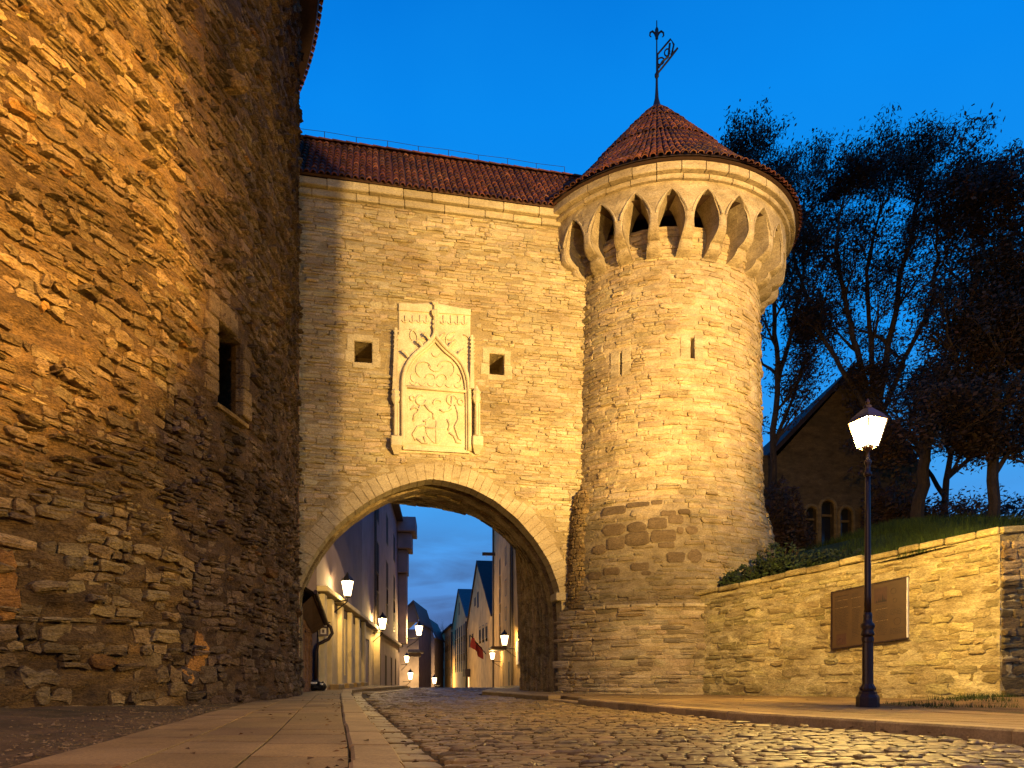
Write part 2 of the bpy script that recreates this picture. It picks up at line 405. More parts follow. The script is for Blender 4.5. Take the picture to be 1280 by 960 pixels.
# gutter row of long setts beside the left kerb
rects = []; y = 2.2
while y < 24:
    L = rng.uniform(.28, .42); rects.append((y, y+L-.02)); y += L
b = B(); cnt = 0
for (a, c) in rects:
    def MG(u, v, w): return Vector((xl(u)+.0+v, u, gz(u)+w))
    vs, fs = stone_geo(MG, a, c, .03, .27, -.02, rng.uniform(.008, .02), rng, .05, .12); B().add(vs, fs, (rng.uniform(.6, .9),)*3).obj('gutter_stone', M_sett, road)
# pavements
def slab_field(name, x0f, x1f, y0, y1, wid, lens, zt, skew, slabname='slab', limit=300):
    ys = [y0+.3*i for i in range(int((y1-y0)/.3)+1)]+[y1]
    base = sheet(name, x0f, x1f, ys, 8, lambda x, y: gz(y)+zt-.012, M_joint); OFF[base] = Vector((0, 0, 0))
    rc = []
    nmax = int(8/wid)
    for k in range(nmax):
        v = y0+rng.random()*.3
        while v < y1:
            L = rng.choice(lens)
            rc.append((k, v, v+L)); v += L
    def MS(u, v, w):  # u measured from the kerb edge
        x = x1f(v)-u if skew < 0 else x0f(v)+u
        return Vector((x, v, gz(v)+zt+w+.012*noise.noise(Vector((x*.4, v*.4, 2)))))
    rects = []
    for k, a, c in rc:
        u0, u1 = k*wid, (k+1)*wid
        w = abs(x1f((a+c)/2)-x0f((a+c)/2))
        if u0 > w: continue
        u1 = min(u1, w)
        if u1-u0 < .1: continue
        rects.append((u0+.008, u1-.008, a+.008, c-.008))
    ps = sorted(rects, key=lambda q: -vis_area(lambda u, v, w: MS(u, v, w), *q)[0] if True else 0)
    ps = sorted(rects, key=lambda q: (q[2]))
    n = 0; rest = B()
    for q in ps:
        tl = [jit(rng, .0015) for _ in range(4)]
        M4 = lambda u, v, w: MS(u, v, w+tl[0]+tl[1]*(u-q[0])/.6+tl[2]*(v-q[2])/.6)
        nn = 4; g = rng.uniform(.78, 1.12); t = (g, g*rng.uniform(.96, 1.03), g*rng.uniform(.92, 1.05))
        us = [q[0]+(q[1]-q[0])*i/3 for i in range(4)]; vv = [q[2]+(q[3]-q[2])*i/2 for i in range(3)]
        bb = B()
        c = .002
        ring0 = [(q[0], q[2]), (q[1], q[2]), (q[1], q[3]), (q[0], q[3])]
        ring1 = [(q[0]+c, q[2]+c), (q[1]-c, q[2]+c), (q[1]-c, q[3]-c), (q[0]+c, q[3]-c)]
        vs = [M4(*p, -.08) for p in ring0]+[M4(*p, -c) for p in ring0]+[M4(*p, 0) for p in ring1]
        fs = []
        for i in range(4):
            j = (i+1) % 4; fs += [(i, j, 4+j, 4+i), (4+i, 4+j, 8+j, 8+i)]
        fs.append((8, 9, 10, 11))
        if skew < 0: fs = [f[::-1] for f in fs]
        if n < limit: B().add(vs, fs, t).obj(slabname, M_slab, base); n += 1
        else: rest.add(vs, fs, t)
    if rest.v: rest.obj(slabname, M_slab, base, kind='stuff')
    return base
def soil_edge(y): return interp([(-2, -1.2), (3.44, -2.42), (6, -3.0), (10.2, -3.98), (14, -4.75), (16.4, -5.3), (20.4, -5.7), (28, -6.35), (36, -7.15), (60, -9.6)], y)
def rp_out(y): return interp([(-2, 9.2), (5, 6.6), (7.7, 5.65), (9, 5.3), (10.3, 5.25), (10.9, 6.3), (12.1, 8.1), (14, 6.4), (16.3, 4.2), (17.6, 1.6), (20, .8), (28, 1.75), (38, .75)], y)
lp = slab_field('pavement', lambda y: soil_edge(y), lambda y: xl(y)-.262, -1, 36, .52, (.5, .75, .75), .11, -1)
rp = slab_field('pavement', lambda y: xr(y)+.27, rp_out, 1, 38, .5, (.5, .75, 1.), .11, 1)
def kerb(xf, side, y0, y1, parent, drop=None):
    y = y0
    while y < y1:
        L = rng.uniform(.8, 1.1); a, c = y+.006, y+L-.006
        z = .115+jit(rng, .004)
        if drop and drop[0] < y < drop[1]: z = .045
        x0, x1 = (lambda v: xf(v)-.26, lambda v: xf(v)) if side < 0 else (lambda v: xf(v), lambda v: xf(v)+.26)
        jx = jit(rng, .008)
        n = 4; prof = [(0, -.1), (0, 1-.0), ]
        vs = []; fs = []
        pr = [(0, -.06), (0, z-.02), (.02, z), (.24, z+.002), (.26, z-.01), (.26, -.06)]
        if side < 0: pr = [(.26-u, w) for u, w in pr][::-1]
        for i in range(n):
            v = a+(c-a)*i/(n-1)
            for (u, w) in pr: vs.append((x0(v)+u+jx, v, gz(v)+w))
        m = len(pr)
        for i in range(n-1):
            for k in range(m-1): fs.append((i*m+k, (i+1)*m+k, (i+1)*m+k+1, i*m+k+1))
        fs += [tuple(range(m)), tuple(range((n-1)*m, n*m))[::-1]]
        g = rng.uniform(.8, 1.12); B().add(vs, fs, (g, g*.98, g*.95)).obj('kerb_stone', M_kerb, parent); y += L
kerb(xl, -1, .6, 38, lp); kerb(xr, 1, 2.5, 38, rp, drop=(12.4, 14.2))
# soil verge along the round tower, with gravel
def zsoil(x, y):
    e = soil_edge(y); d = max(0, e-x); return .075+min(.22, d*.06)+noise.fractal(Vector((x*1.5, y*1.5, 0)), 1, 2, 4)*.04*min(1, d*2+.15)+gz(y)
soil = sheet('soil_verge', lambda y: -14, lambda y: soil_edge(y)+.05, [-1+.18*i for i in range(106)], 80, zsoil, M_soil)
b = B()
for _ in range(3500):
    y = rng.uniform(2.6, 15); e = soil_edge(y); x = e-abs(rng.gauss(0, 1))*.65+.05
    r = rng.uniform(.004, .012) if rng.random() < .97 else rng.uniform(.014, .03)
    z = zsoil(x, y); c = Vector((x, y, z+r*.3)); vs = [c+Vector((jit(rng, r)+dx*r, jit(rng, r)+dy*r, dz*r*.8)) for dx, dy, dz in ((1, 0, 0), (0, 1, 0), (-1, 0, 0), (0, -1, 0), (0, 0, 1))]
    g = rng.uniform(.5, 1.3); b.add(vs, [(0, 1, 4), (1, 2, 4), (2, 3, 4), (3, 0, 4)], (g, g, g))
b.obj('gravel', M_gravel, None, kind='stuff')

b = B()
for _ in range(420):
    y = 2.8+rng.random()**1.4*14; x = rng.uniform(soil_edge(y), rp_out(y)-.3) if rng.random() < .5 else rng.choice((xr(y)-abs(rng.gauss(0, .12)), xl(y)+.05+abs(rng.gauss(0, .15)), xl(y)-.27-abs(rng.gauss(0, .1))))
    on = x < xl(y)-.01 or x > xr(y)+.01; z = (.122 if on else .03)+.012*noise.noise(Vector((x*.4, y*.4, 2)))
    r = rng.uniform(.012, .035); a = rng.random()*6.28; dx, dy = math.cos(a)*r, math.sin(a)*r; g = rng.uniform(.6, 2.6)
    b.add([(x-dx, y-dy, z), (x+dy*.6, y-dx*.6, z+rng.uniform(.002, .014)), (x+dx, y+dy, z+.004), (x-dy*.6, y+dx*.6, z+rng.uniform(.002, .014))], [(0, 1, 2), (0, 2, 3)], (g*1.6, g*1.3, g*.7))
b.obj('fallen_leaves', M_leaf, None, kind='stuff')
# ================================================================== GATE WALL
GA = Vector((-5.075, 16.3, 0)); ga = R(11.27); GD = Vector((math.cos(ga), math.sin(ga), 0)); GN = Vector((math.sin(ga), -math.cos(ga), 0))
def MW(u, v, w): return GA+GD*u+GN*w+Vector((0, 0, v))
def guv(px, py, w=0):
    d = Vector(((px-CX)/F, 1, (HY-py)/F)); o = Vector((0, 0, EYE)); p0 = GA+GN*w
    t = (p0-o).dot(GN)/d.dot(GN); q = o+d*t-p0
    return q.dot(GD), q.z
arch_px = [(371, 869), (371, 800), (371, 738), (377, 722), (386, 703), (399, 683), (416, 661), (436, 643), (460, 626), (486, 612), (512, 603), (538, 598), (560, 601), (590, 610), (620, 626), (648, 649), (670, 675), (687, 702), (697, 728), (702, 750), (704, 800), (704, 869)]
arch = [guv(*q) for q in arch_px]; arch[0] = (arch[0][0], -.05); arch[-1] = (arch[-1][0], -.05)
def resample(pl, n):
    L = [0]
    for a, c in zip(pl, pl[1:]): L.append(L[-1]+math.dist(a, c))
    out = []
    for i in range(n):
        t = L[-1]*i/(n-1); k = max(j for j in range(len(L)) if L[j] <= t+1e-9); k = min(k, len(pl)-2)
        f = (t-L[k])/(L[k+1]-L[k]); out.append((pl[k][0]+(pl[k+1][0]-pl[k][0])*f, pl[k][1]+(pl[k+1][1]-pl[k][1])*f))
    return out
ARCH = resample(arch, 90)
def arch_v(u):
    if u <= ARCH[0][0]+.001 or u >= ARCH[-1][0]-.001: return -.1
    best = -.1
    for a, c in zip(ARCH, ARCH[1:]):
        lo, hi = min(a[0], c[0]), max(a[0], c[0])
        if lo <= u <= hi and hi-lo > 1e-6: best = max(best, a[1]+(c[1]-a[1])*(u-a[0])/(c[0]-a[0]))
    return best
def arch_dist(u, v):
    m = 9
    for a, c in zip(ARCH, ARCH[1:]):
        d = Vector((c[0]-a[0], c[1]-a[1])); p = Vector((u-a[0], v-a[1])); t = max(0, min(1, p.dot(d)/d.length_squared)); m = min(m, (p-d*t).length)
    return m
gate = empty('gatehouse_wall', 'tall pale stone gate wall with pointed arch over the street, lit yellow', 'gatehouse', GA)
WT = 11.7
wl = guv(443, 426)+guv(465, 454); wr = guv(612, 442)+guv(630, 469)
HOLES = [(wl[0], wl[2], wl[3], wl[1]), (wr[0], wr[2], wr[3], wr[1])]
VS = 5.6
b = B()
skin(b, MW, -2.5, 8.6, VS, WT, .09, HOLES, .022, 2.5, .9)
def vb(u): return min(arch_v(u), VS-.1)
ul = sorted(set([round(x, 4) for x in lines(-2.5, 8.6, .09)]+[a[0] for a in ARCH[5:-5]]+[ARCH[0][0]-.001, ARCH[0][0]+.002, ARCH[-1][0]+.001, ARCH[-1][0]-.002]))
nv = 40; pts = []
for j in range(nv):
    for u in ul:
        v0 = vb(u); v = v0+(VS-v0)*j/(nv-1); w = 0 if j == 0 else noise.fractal(Vector((u*2.5, v*4.5, 5.)), 1., 2., 3)*.022*(0 if arch_dist(u, v) < .05 else 1)
        pts.append(MW(u, v, w))
b.grid(pts, len(ul), nv)
TH = 3.7
# back face, ends, top
q = []
rear_px = [(340, 869), (341, 700), (352, 640), (400, 622), (450, 624), (492, 629), (540, 634), (587, 642), (604, 651), (621, 663), (637, 677), (650, 692), (651, 760), (651, 866)]
rear = [guv(x, y, -TH) for x, y in rear_px]; rear[0] = (rear[0][0], -.05); rear[-1] = (rear[-1][0], -.05)
REAR = resample(rear, 90)
n = 60
def rear_v(u):
    best = -.1
    for a, c in zip(REAR, REAR[1:]):
        lo, hi = min(a[0], c[0]), max(a[0], c[0])
        if lo <= u <= hi and hi-lo > 1e-6: best = max(best, a[1]+(c[1]-a[1])*(u-a[0])/(c[0]-a[0]))
    return best
pts = [MW(-2.5+11.1*i/n, (rear_v(-2.5+11.1*i/n)) if j == 0 else WT, -TH) for j in (0, 1) for i in range(n+1)]
b.grid(pts, n+1, 2, flip=True)
b.add([MW(-2.5, WT, 0), MW(8.6, WT, 0), MW(8.6, WT, -TH), MW(-2.5, WT, -TH)], [(0, 1, 2, 3)])
b.obj('wall_core', M_limemortar, gate)
# passage lining
def outs(pl, d):
    c = (sum(p[0] for p in pl)/len(pl), 1.5); o = []
    for (u, v) in pl:
        dx, dy = u-c[0], max(v-2.2, 0); L = math.hypot(dx, dy); o.append((u+dx/L*d, v+dy/L*d))
    return o
loops = [(ARCH, 0), (ARCH, -.5), (outs(ARCH, .16), -.5), (outs(ARCH, .16), -.85), (outs(ARCH, -.02), -.85), (outs(ARCH, -.02), -1.3)]
for k in range(1, 9):
    t = k/8; lo = outs(ARCH, -.02)
    loops.append(([(a[0]+(c[0]-a[0])*t, a[1]+(c[1]-a[1])*t) for a, c in zip(lo, REAR)], -1.3-(TH-1.3)*t))
b = B(); pts = []
for i, (pl, w) in enumerate(loops):
    for (u, v) in pl:
        p = MW(u, v, w)
        if 6 < i < 13: p += Vector((noise.noise(p*3), 0, noise.noise(p*3+Vector((9, 0, 0)))))*.05
        pts.append(p)
b.grid(pts, len(ARCH), len(loops), flip=True)
b.obj('passage_lining', M_rubble, gate)
# rubble stones lining the right side of the passage and its vault
def MP(u, v, w):  # u: depth into the passage, v: index along right half of the loop (metres)
    t = max(0, min(1, (u-1.3)/(TH-1.3))); lo = outs_c
    k = v/PL*(len(lo)-1); i = min(int(k), len(lo)-2); f = k-i
    a = Vector(lo[i]).lerp(Vector(lo[i+1]), f); c = Vector(REAR[i]).lerp(Vector(REAR[i+1]), f); p = a.lerp(c, t)
    tg = (Vector(lo[i+1])-Vector(lo[i])).normalized(); nn = Vector((tg.y, -tg.x))
    return MW(p.x+nn.x*w, p.y+nn.y*w, -u)
outs_c = outs(ARCH, -.02); PL = sum(math.dist(a, c) for a, c in zip(outs_c, outs_c[1:]))
lay(MP, [(a, c, d, e) for (d, e, a, c) in courses(PL*.45, PL-.05, 1.32, TH-.05, (.12, .2), (.2, .45), rng)], gate, M_rubble, rng, (.02, .05), .12, cull=False, limit=0, name='passage_stone')
# facing stones
def wskip(q):
    uc, vc = (q[0]+q[1])/2, (q[2]+q[3])/2
    for h in HOLES:
        if q[1] > h[0]-.16 and q[0] < h[1]+.16 and q[3] > h[2]-.12 and q[2] < h[3]+.12: return True
    if any(vc < arch_v(x)+.05 for x in (q[0], uc, q[1]) if ARCH[0][0] < x < ARCH[-1][0]): return True
    if min(arch_dist(q[0], vc), arch_dist(q[1], vc), arch_dist(uc, vc)) < .40: return True
    ru0, ru1 = guv(497, 470)[0], guv(594, 470)[0]
    if q[1] > ru0 and q[0] < ru1 and guv(540, 562)[1] < vc < guv(540, 384)[1]: return True
    return False
def wt(u, v, r):
    g = 1-.14*max(0, noise.noise(Vector((u*.4, v*.7, 1)))) ; return (g*1.0, g*.97, g*.93)
print('gate', lay(wave(MW, .05), courses(-1.2, 8.3, .02, WT-.03, (.06, .125), (.12, .5), rng, .012, wskip), gate, M_lime, rng, (.004, .04), .2, .3, tint=wt, miss=.08, var=(.76, 1.1)))
# window surrounds
for h in HOLES:
    for (u0, u1, v0, v1) in ((h[0]-.02, h[1]+.02, h[3]+.01, h[3]+.16), (h[0]-.04, h[1]+.04, h[2]-.14, h[2]-.01), (h[0]-.22, h[0]-.01, h[2]-.02, (h[2]+h[3])/2), (h[0]-.17, h[0]-.01, (h[2]+h[3])/2+.01, h[3]+.14), (h[1]+.01, h[1]+.2, h[2]-.1, (h[2]+h[3])/2-.01), (h[1]+.01, h[1]+.16, (h[2]+h[3])/2, h[3]+.1)):
        vs, fs = stone_geo(MW, u0, u1, v0, v1, -.04, .018, rng, .04, .08); B().add(vs, fs, (.98, .98, .95)).obj('surround_stone', M_lime, gate)
# voussoirs
i = 0; tot = [0]
for a, c in zip(ARCH, ARCH[1:]): tot.append(tot[-1]+math.dist(a, c))
s = 0.
while s < tot[-1]-.05:
    L = rng.uniform(.15, .24)
    if s < tot[20] and ARCH[10][1] < 2.3 and False: pass
    e = min(s+L, tot[-1])
    def at(t):
        k = max(j for j in range(len(tot)) if tot[j] <= t+1e-9); k = min(k, len(ARCH)-2); f = (t-tot[k])/(tot[k+1]-tot[k])
        p = Vector((ARCH[k][0]+(ARCH[k+1][0]-ARCH[k][0])*f, ARCH[k][1]+(ARCH[k+1][1]-ARCH[k][1])*f)); d = Vector((ARCH[k+1][0]-ARCH[k][0], ARCH[k+1][1]-ARCH[k][1])).normalized()
        return p, Vector((-d.y, d.x))
    (p0, n0), (p1, n1) = at(s+.006), at(e-.006)
    dep = rng.uniform(.34, .46)
    if p0.y < 2.1: dep = rng.uniform(.2, .5)
    pr = rng.uniform(.008, .018)
    def MV(a, r, w):
        p = p0.lerp(p1, a)+n0.lerp(n1, a)*r; return MW(p.x, p.y, w)
    g = rng.uniform(.86, 1.0)
    bb = B(); bb.cbox((0, -.012, -.49), (1, dep, pr), .0, (g, g*.98, g*.94), lambda a, r, w: MV(a, r, w))
    bb.v = []; bb.f = []; bb.t = []
    c = .005
    ring = lambda i0, w: [MV(i0/max(.1, (e-s)), -.012+i0, w), MV(1-i0/max(.1, (e-s)), -.012+i0, w), MV(1-i0/max(.1, (e-s)), dep-i0, w), MV(i0/max(.1, (e-s)), dep-i0, w)]
    vs = ring(0, -.49)+ring(0, pr-c)+ring(c, pr); fs = []
    for k in range(4):
        j = (k+1) % 4; fs += [(k, j, 4+j, 4+k), (4+k, 4+j, 8+j, 8+k)]
    fs.append((8, 9, 10, 11)); bb.add(vs, fs, (g, g*.98, g*.94))
    bb.obj('voussoir', M_lime, gate); s = e
# impost stone
u, v = guv(702, 745); B().cbox((u-.16, v-.12, -.5), (u+.2, v+.08, .07), .02, (1, 1, 1), MW).obj('impost', M_lime, gate)
# cornice under the roof
for (v0, v1, w, lr) in ((WT-.02, WT+.14, .10, (.5, 1.1)), (WT+.15, WT+.33, .2, (.45, 1.0))):
    u = -1.0
    while u < 7.3:
        L = rng.uniform(*lr); g = rng.uniform(.85, 1.1)
        pr = w+jit(rng, .012)
        B().cbox((u+.004, v0+jit(rng, .006), -.3), (u+L-.004, v1+jit(rng, .006), pr), .016, (g, g, g), MW).obj('cornice_block', M_lime, gate); u += L
# roof
RV0, RW0 = WT+.37, .24; RW1 = -1.75; RV1 = 14.25
def MRf(u, s, h):   # s: distance up slope, h: out of the plane
    sl = Vector((RW1-RW0, RV1-RV0)); L = sl.length; d = sl/L; nn = Vector((-d.y, d.x))*-1
    if nn.y < 0: nn = -nn
    w = RW0+d.x*s+nn.x*h; v = RV0+d.y*s+nn.y*h; return MW(u, v+.03*noise.noise(Vector((u*.5, s, 0))), w)
SL = math.hypot(RW1-RW0, RV1-RV0)
b = B(); b.box((-2.4, 0, -.05), (8.3, SL, 0), (1, 1, 1), MRf)
b.add([MW(-2.4, RV1, RW1), MW(8.3, RV1, RW1), MW(8.3, RV0, -TH-.2), MW(-2.4, RV0, -TH-.2)], [(0, 3, 2, 1)])
b.add([MW(-2.4, WT, -TH), MW(-2.4, WT, .1), MW(-2.4, RV1, RW1), MW(8.3, WT, -TH), MW(8.3, WT, .1), MW(8.3, RV1, RW1)], [(0, 1, 2), (3, 5, 4)])
b.obj('roof_deck', M_deck, gate)
def tile_geo(M, u, s0, s1, r, h0, sides=6, taper=.85):
    vs = []
    for (s, rr, hh) in ((s0, r, h0+.028), (s1, r*taper, h0)):
        for k in range(sides+1):
            t = math.pi*k/sides; vs.append(M(u-rr*math.cos(t), s, hh+rr*.85*math.sin(t)))
    for k in range(sides+1):
        t = math.pi*k/sides; vs.append(M(u-(r-.016)*math.cos(t), s0, h0+.028+(r-.016)*.85*math.sin(t)-.002))
    n = sides+1
    fs = [(k, k+1, n+k+1, n+k) for k in range(sides)]+[(2*n+k, 2*n+k+1, k+1, k) for k in range(sides)]
    return vs, fs
tiles = []; sp = .155; nrow = 11; dl = SL/nrow
u = -.9
while u < 7.6:
    ju = jit(rng, .012)
    for k in range(nrow):
        tiles.append((u+ju+jit(rng, .01), k*dl-.06*(k == 0)+jit(rng, .012), (k+1)*dl+.05))
    u += sp
def put_tiles(tl, parent, lim=300):
    arr = []
    for (M, u, s0, s1, r) in tl:
        p = M(u, (s0+s1)/2, 0); x, y = pix(p); ok = 0 < x < 1280 and 0 < y < 960
        g = rng.uniform(.45, 1.25); t = (g, g*rng.uniform(.85, 1.15), g)
        if rng.random() < .05: t = (1.9, 2.1, 2.2)
        arr.append(((1/p.y**2*(s1-s0)*r if ok else 0), tile_geo(M, u, s0, s1, r, .0), t))
    arr.sort(key=lambda q: -q[0])
    for a, (vs, fs), t in arr[:lim]: B().add(vs, fs, t).obj('roof_tile', M_tile, parent)
    b = B()
    for a, (vs, fs), t in arr[lim:]: b.add(vs, fs, t)
    if b.v: b.obj('roof_tile', M_tile, parent, kind='stuff')
put_tiles([(MRf, a, b0, c, .062) for a, b0, c in tiles], gate)
# channels between the cover tiles
b = B(); u = -.9+sp/2
while u < 7.6:
    vs = []
    for s in (-.05, SL):
        for k in range(4): t = k/3; vs.append(MRf(u-.05+.1*t, s, .028-.022*math.sin(math.pi*t)))
    b.add(vs, [(k, k+1, 5+k, 4+k) for k in range(3)], (.7, .7, .7)); u += sp
b.obj('channel_tile', M_tile, gate, kind='stuff')
# ridge tiles and wire
u = -.9
while u < 7.4:
    p0, p1 = MW(u, RV1+.02, RW1), MW(u+.36, RV1+.02, RW1)
    vs = []
    for p, r in ((p0, .13), (p1, .11)):
        for k in range(7): t = math.pi*k/6; vs.append(p+GN*(r*math.cos(t))+Vector((0, 0, r*.8*math.sin(t))))
    g = rng.uniform(.6, 1.2); B().add(vs, [(k, k+1, 8+k, 7+k) for k in range(6)], (g, g, g)).obj('ridge_tile', M_tile, gate); u += .34
wire = B(); pts = [MW(-1+.8*i, RV1+.30-.02*(i % 2), RW1) for i in range(11)]; wire.tube(pts, .005, 4)
for i in range(0, 11): wire.tube([MW(-1+.8*i, RV1+.08, RW1), pts[i]], .01, 4)
wire.obj('lightning_wire', M_black, gate)
# vertical conduit at the joint with the round tower
B().tube([MW(guv(373, 500)[0], .1, .06), MW(guv(373, 500)[0], 11.4, .06)], .022, 6).obj('conduit', M_brick, gate)

# ------------------------------------------------------------------ carved relief on the gate wall
def rp_(x, y): return guv(470+x/4.173, 360+y/4.173)
ru, rv = rp_(310, 840)
relief = empty('carved_coat_of_arms', 'tall carved pale stone relief with ogee arch above the gate opening', 'relief', MW(ru, rv, 0))
def poly_slab(pts, w0, w1, mat, name, tint=(1, 1, 1), parent=relief, bev=.01):
    n = len(pts); b = B(); cu = sum(p[0] for p in pts)/n; cv = sum(p[1] for p in pts)/n
    ins = [(cu+(u-cu)*(1-bev*3), cv+(v-cv)*(1-bev*3)) for u, v in pts]
    vs = [MW(u, v, w0) for u, v in pts]+[MW(u, v, w1-bev) for u, v in pts]+[MW(u, v, w1) for u, v in ins]
    fs = [tuple(range(2*n, 3*n))[::-1]]
    for i in range(n):
        j = (i+1) % n; fs += [(i, n+i, n+j, j), (n+i, 2*n+i, 2*n+j, n+j)]
    b.add(vs, fs, tint); return b.obj(name, mat, parent)
def rtube(pl, r, w, name, tint=(1, 1, 1), sides=8, parent=relief):
    b = B(); b.tube([MW(*rp_(x, y), w) for x, y in pl], r, sides, True, tint); b.smooth = True; return b.obj(name, M_carved, parent)
poly_slab([rp_(*q) for q in ((118, 88), (118, 250), (100, 250), (118, 860), (490, 870), (500, 330), (490, 330), (492, 118), (310, 82))], -.05, .045, M_carved, 'back_panel')
poly_slab([rp_(*q) for q in ((118, 86), (118, 122), (492, 150), (492, 118), (300, 95))], .03, .075, M_carved, 'top_band')
poly_slab([rp_(*q) for q in ((158, 545), (158, 815), (465, 838), (465, 560))], .03, .062, M_carved, 'carved_panel', (1.05, 1.03, 1))
def smooth_pl(pl, k=3):
    out = []
    for i in range(len(pl)-1):
        p0, p1, p2, p3 = pl[max(i-1, 0)], pl[i], pl[i+1], pl[min(i+2, len(pl)-1)]
        for j in range(k):
            t = j/k; out.append(tuple(.5*((2*p1[a])+(-p0[a]+p2[a])*t+(2*p0[a]-5*p1[a]+4*p2[a]-p3[a])*t*t+(-p0[a]+3*p1[a]-3*p2[a]+p3[a])*t**3) for a in (0, 1)))
    out.append(pl[-1]); return out
ogL = smooth_pl([(140, 835), (140, 700), (140, 560), (142, 480), (158, 420), (195, 365), (245, 322), (280, 290), (300, 262), (306, 235)])
ogR = smooth_pl([(484, 858), (484, 720), (482, 560), (474, 480), (450, 412), (415, 368), (370, 330), (335, 292), (314, 265), (306, 235)])
rtube(ogL, .055, .12, 'ogee_arch'); rtube(ogR, .055, .12, 'ogee_arch')
rtube([(x+14, y+8) for x, y in ogL[:-4]], .028, .09, 'inner_moulding'); rtube([(x-14, y+8) for x, y in ogR[:-4]], .028, .09, 'inner_moulding')
rtube([(145, 520), (475, 548)], .04, .08, 'ledge'); 
b = B(); a0, a1 = rp_(140, 842), rp_(485, 862); b.tube([MW(*a0, .08), MW(*a1, .08)], .05, 4); b.obj('sill', M_carved, relief)
# finial with knots
b = B(); b.tube([MW(*rp_(305, y), .13) for y in (245, 200, 150, 82)], [.05, .04, .035, .03], 6)
for y, r in ((92, .05), (140, .075), (150, .06), (190, .045), (215, .05)):
    for sx in (-1, 1): b.lathe([(0.01, -r), (r*.8, -.4*r), (r, .2*r), (.01, r)], MW(*rp_(305+sx*7, y), .13), 6)
b.obj('finial', M_carved, relief)
for side, X, yt, yb in ((0, 104, 225, 545), (1, 498, 262, 540)):
    b = B(); b.tube([MW(*rp_(X, yt), .15), MW(*rp_(X-(6 if side == 0 else 0), yb), .15)], [.035, .075], 4)
    for k in range(7):
        y = yt+15+k*(yb-yt)*.5/7
        for sx in (-1, 1): b.lathe([(.005, -.03), (.03, 0), (.005, .03)], MW(*rp_(X+sx*9, y), .15), 5)
    b.obj('pinnacle', M_carved, relief)
    x2 = 100 if side == 0 else 520
    cb = B(); cb.tube([MW(*rp_(x2, 610), .16), MW(*rp_(x2, 780), .16)], .038, 8); cb.tube([MW(*rp_(x2+14, 612), .12), MW(*rp_(x2+14, 780), .12)], .03, 8); cb.obj('colonnette', M_carved, relief)
    cb = B(); m = rp_(x2, 585); cb.lathe([(.04, -.16), (.08, -.1), (.11, 0), (.085, .08), (.11, .14), (.05, .22), (.02, .3)], MW(m[0], m[1], .14), 8)
    cb.obj('canopy', M_carved, relief)
    m = rp_(x2+5, 785); m2 = rp_(x2+5, 860)
    cb = B(); cb.cbox((m[0]-.13, m2[1]+.1, 0), (m[0]+.13, m[1], .24), .02, (1, 1, 1), MW)
    cb.add([MW(m[0]-.13, m2[1]+.1, .24), MW(m[0]+.13, m2[1]+.1, .24), MW(m[0]+.13, m2[1]+.1, 0), MW(m[0]-.13, m2[1]+.1, 0), MW(m[0]-.05, m2[1]-.06, .08), MW(m[0]+.05, m2[1]-.06, .08), MW(m[0]+.05, m2[1]-.06, 0), MW(m[0]-.05, m2[1]-.06, 0)], [(0, 4, 5, 1), (1, 5, 6, 2), (3, 7, 4, 0), (4, 7, 6, 5)])
    cb.obj('console', M_carved, relief)
# crockets on the ogee
for x, y, s in ((262, 262, -1), (225, 300, -1), (150, 350, -1), (340, 262, 1), (395, 300, 1), (440, 345, 1)):
    b = B(); b.tube([MW(*rp_(x-s*18, y+22), .12), MW(*rp_(x, y), .16), MW(*rp_(x+s*14, y-3), .17)], [.035, .045, .02], 6)
    b.lathe([(.005, -.05), (.05, 0), (.005, .05)], MW(*rp_(x+s*12, y-6), .17), 6); b.obj('crocket', M_carved, relief)
# low relief tendrils, shields and figures (generic carving)
def curl(cx, cy, r, a0, a1, dr=0, n=9): return [(cx+(r+dr*i/n)*math.cos(a0+(a1-a0)*i/n), cy+(r+dr*i/n)*math.sin(a0+(a1-a0)*i/n)) for i in range(n+1)]
b = B(); b.smooth = True
def rl(pl, r=.014, w=.062): b.tube([MW(*rp_(x, y), w) for x, y in pl], [r*(.5+.5*math.sin(math.pi*(i+.6)/(len(pl)+.2))) for i in range(len(pl))], 5, True)
for x in (150, 190, 228, 262, 350, 388, 425, 460): rl(curl(x, 162+x*.04, 16, .3, 2.9)); rl([(x, 150), (x+2, 175+x*.04)])
for cx, cy, r, a, c in ((170, 270, 50, -1.5, .6), (215, 250, 40, 2.3, 4.6), (410, 275, 48, 2.6, 4.8), (455, 290, 40, -1.6, .6), (380, 250, 30, .2, 2.6), (245, 290, 28, 3.4, 5.5)): rl(curl(cx, cy, r, a, c, -8), .018)
for cx, cy, r, a, c in ((250, 430, 45, 2, 6), (310, 400, 42, .3, 3), (365, 430, 48, -2.8, 1.), (285, 480, 30, -3, 0), (345, 480, 28, -3, .2), (205, 470, 26, 1.8, 4.8), (420, 480, 26, -1.5, 1.5), (310, 340, 26, .3, 2.9)): rl(curl(cx, cy, r, a, c, -6), .016)
for k in range(6): rl(curl(195+k*46, 492+k*3, 18, .2, 2.9), .013)
sh = B(); shp = smooth_pl([(258, 690), (260, 760), (285, 800), (312, 818), (340, 802), (365, 765), (368, 696)], 3)
poly_slab([rp_(*q) for q in shp], .05, .085, M_carved, 'shield')
W2 = .075
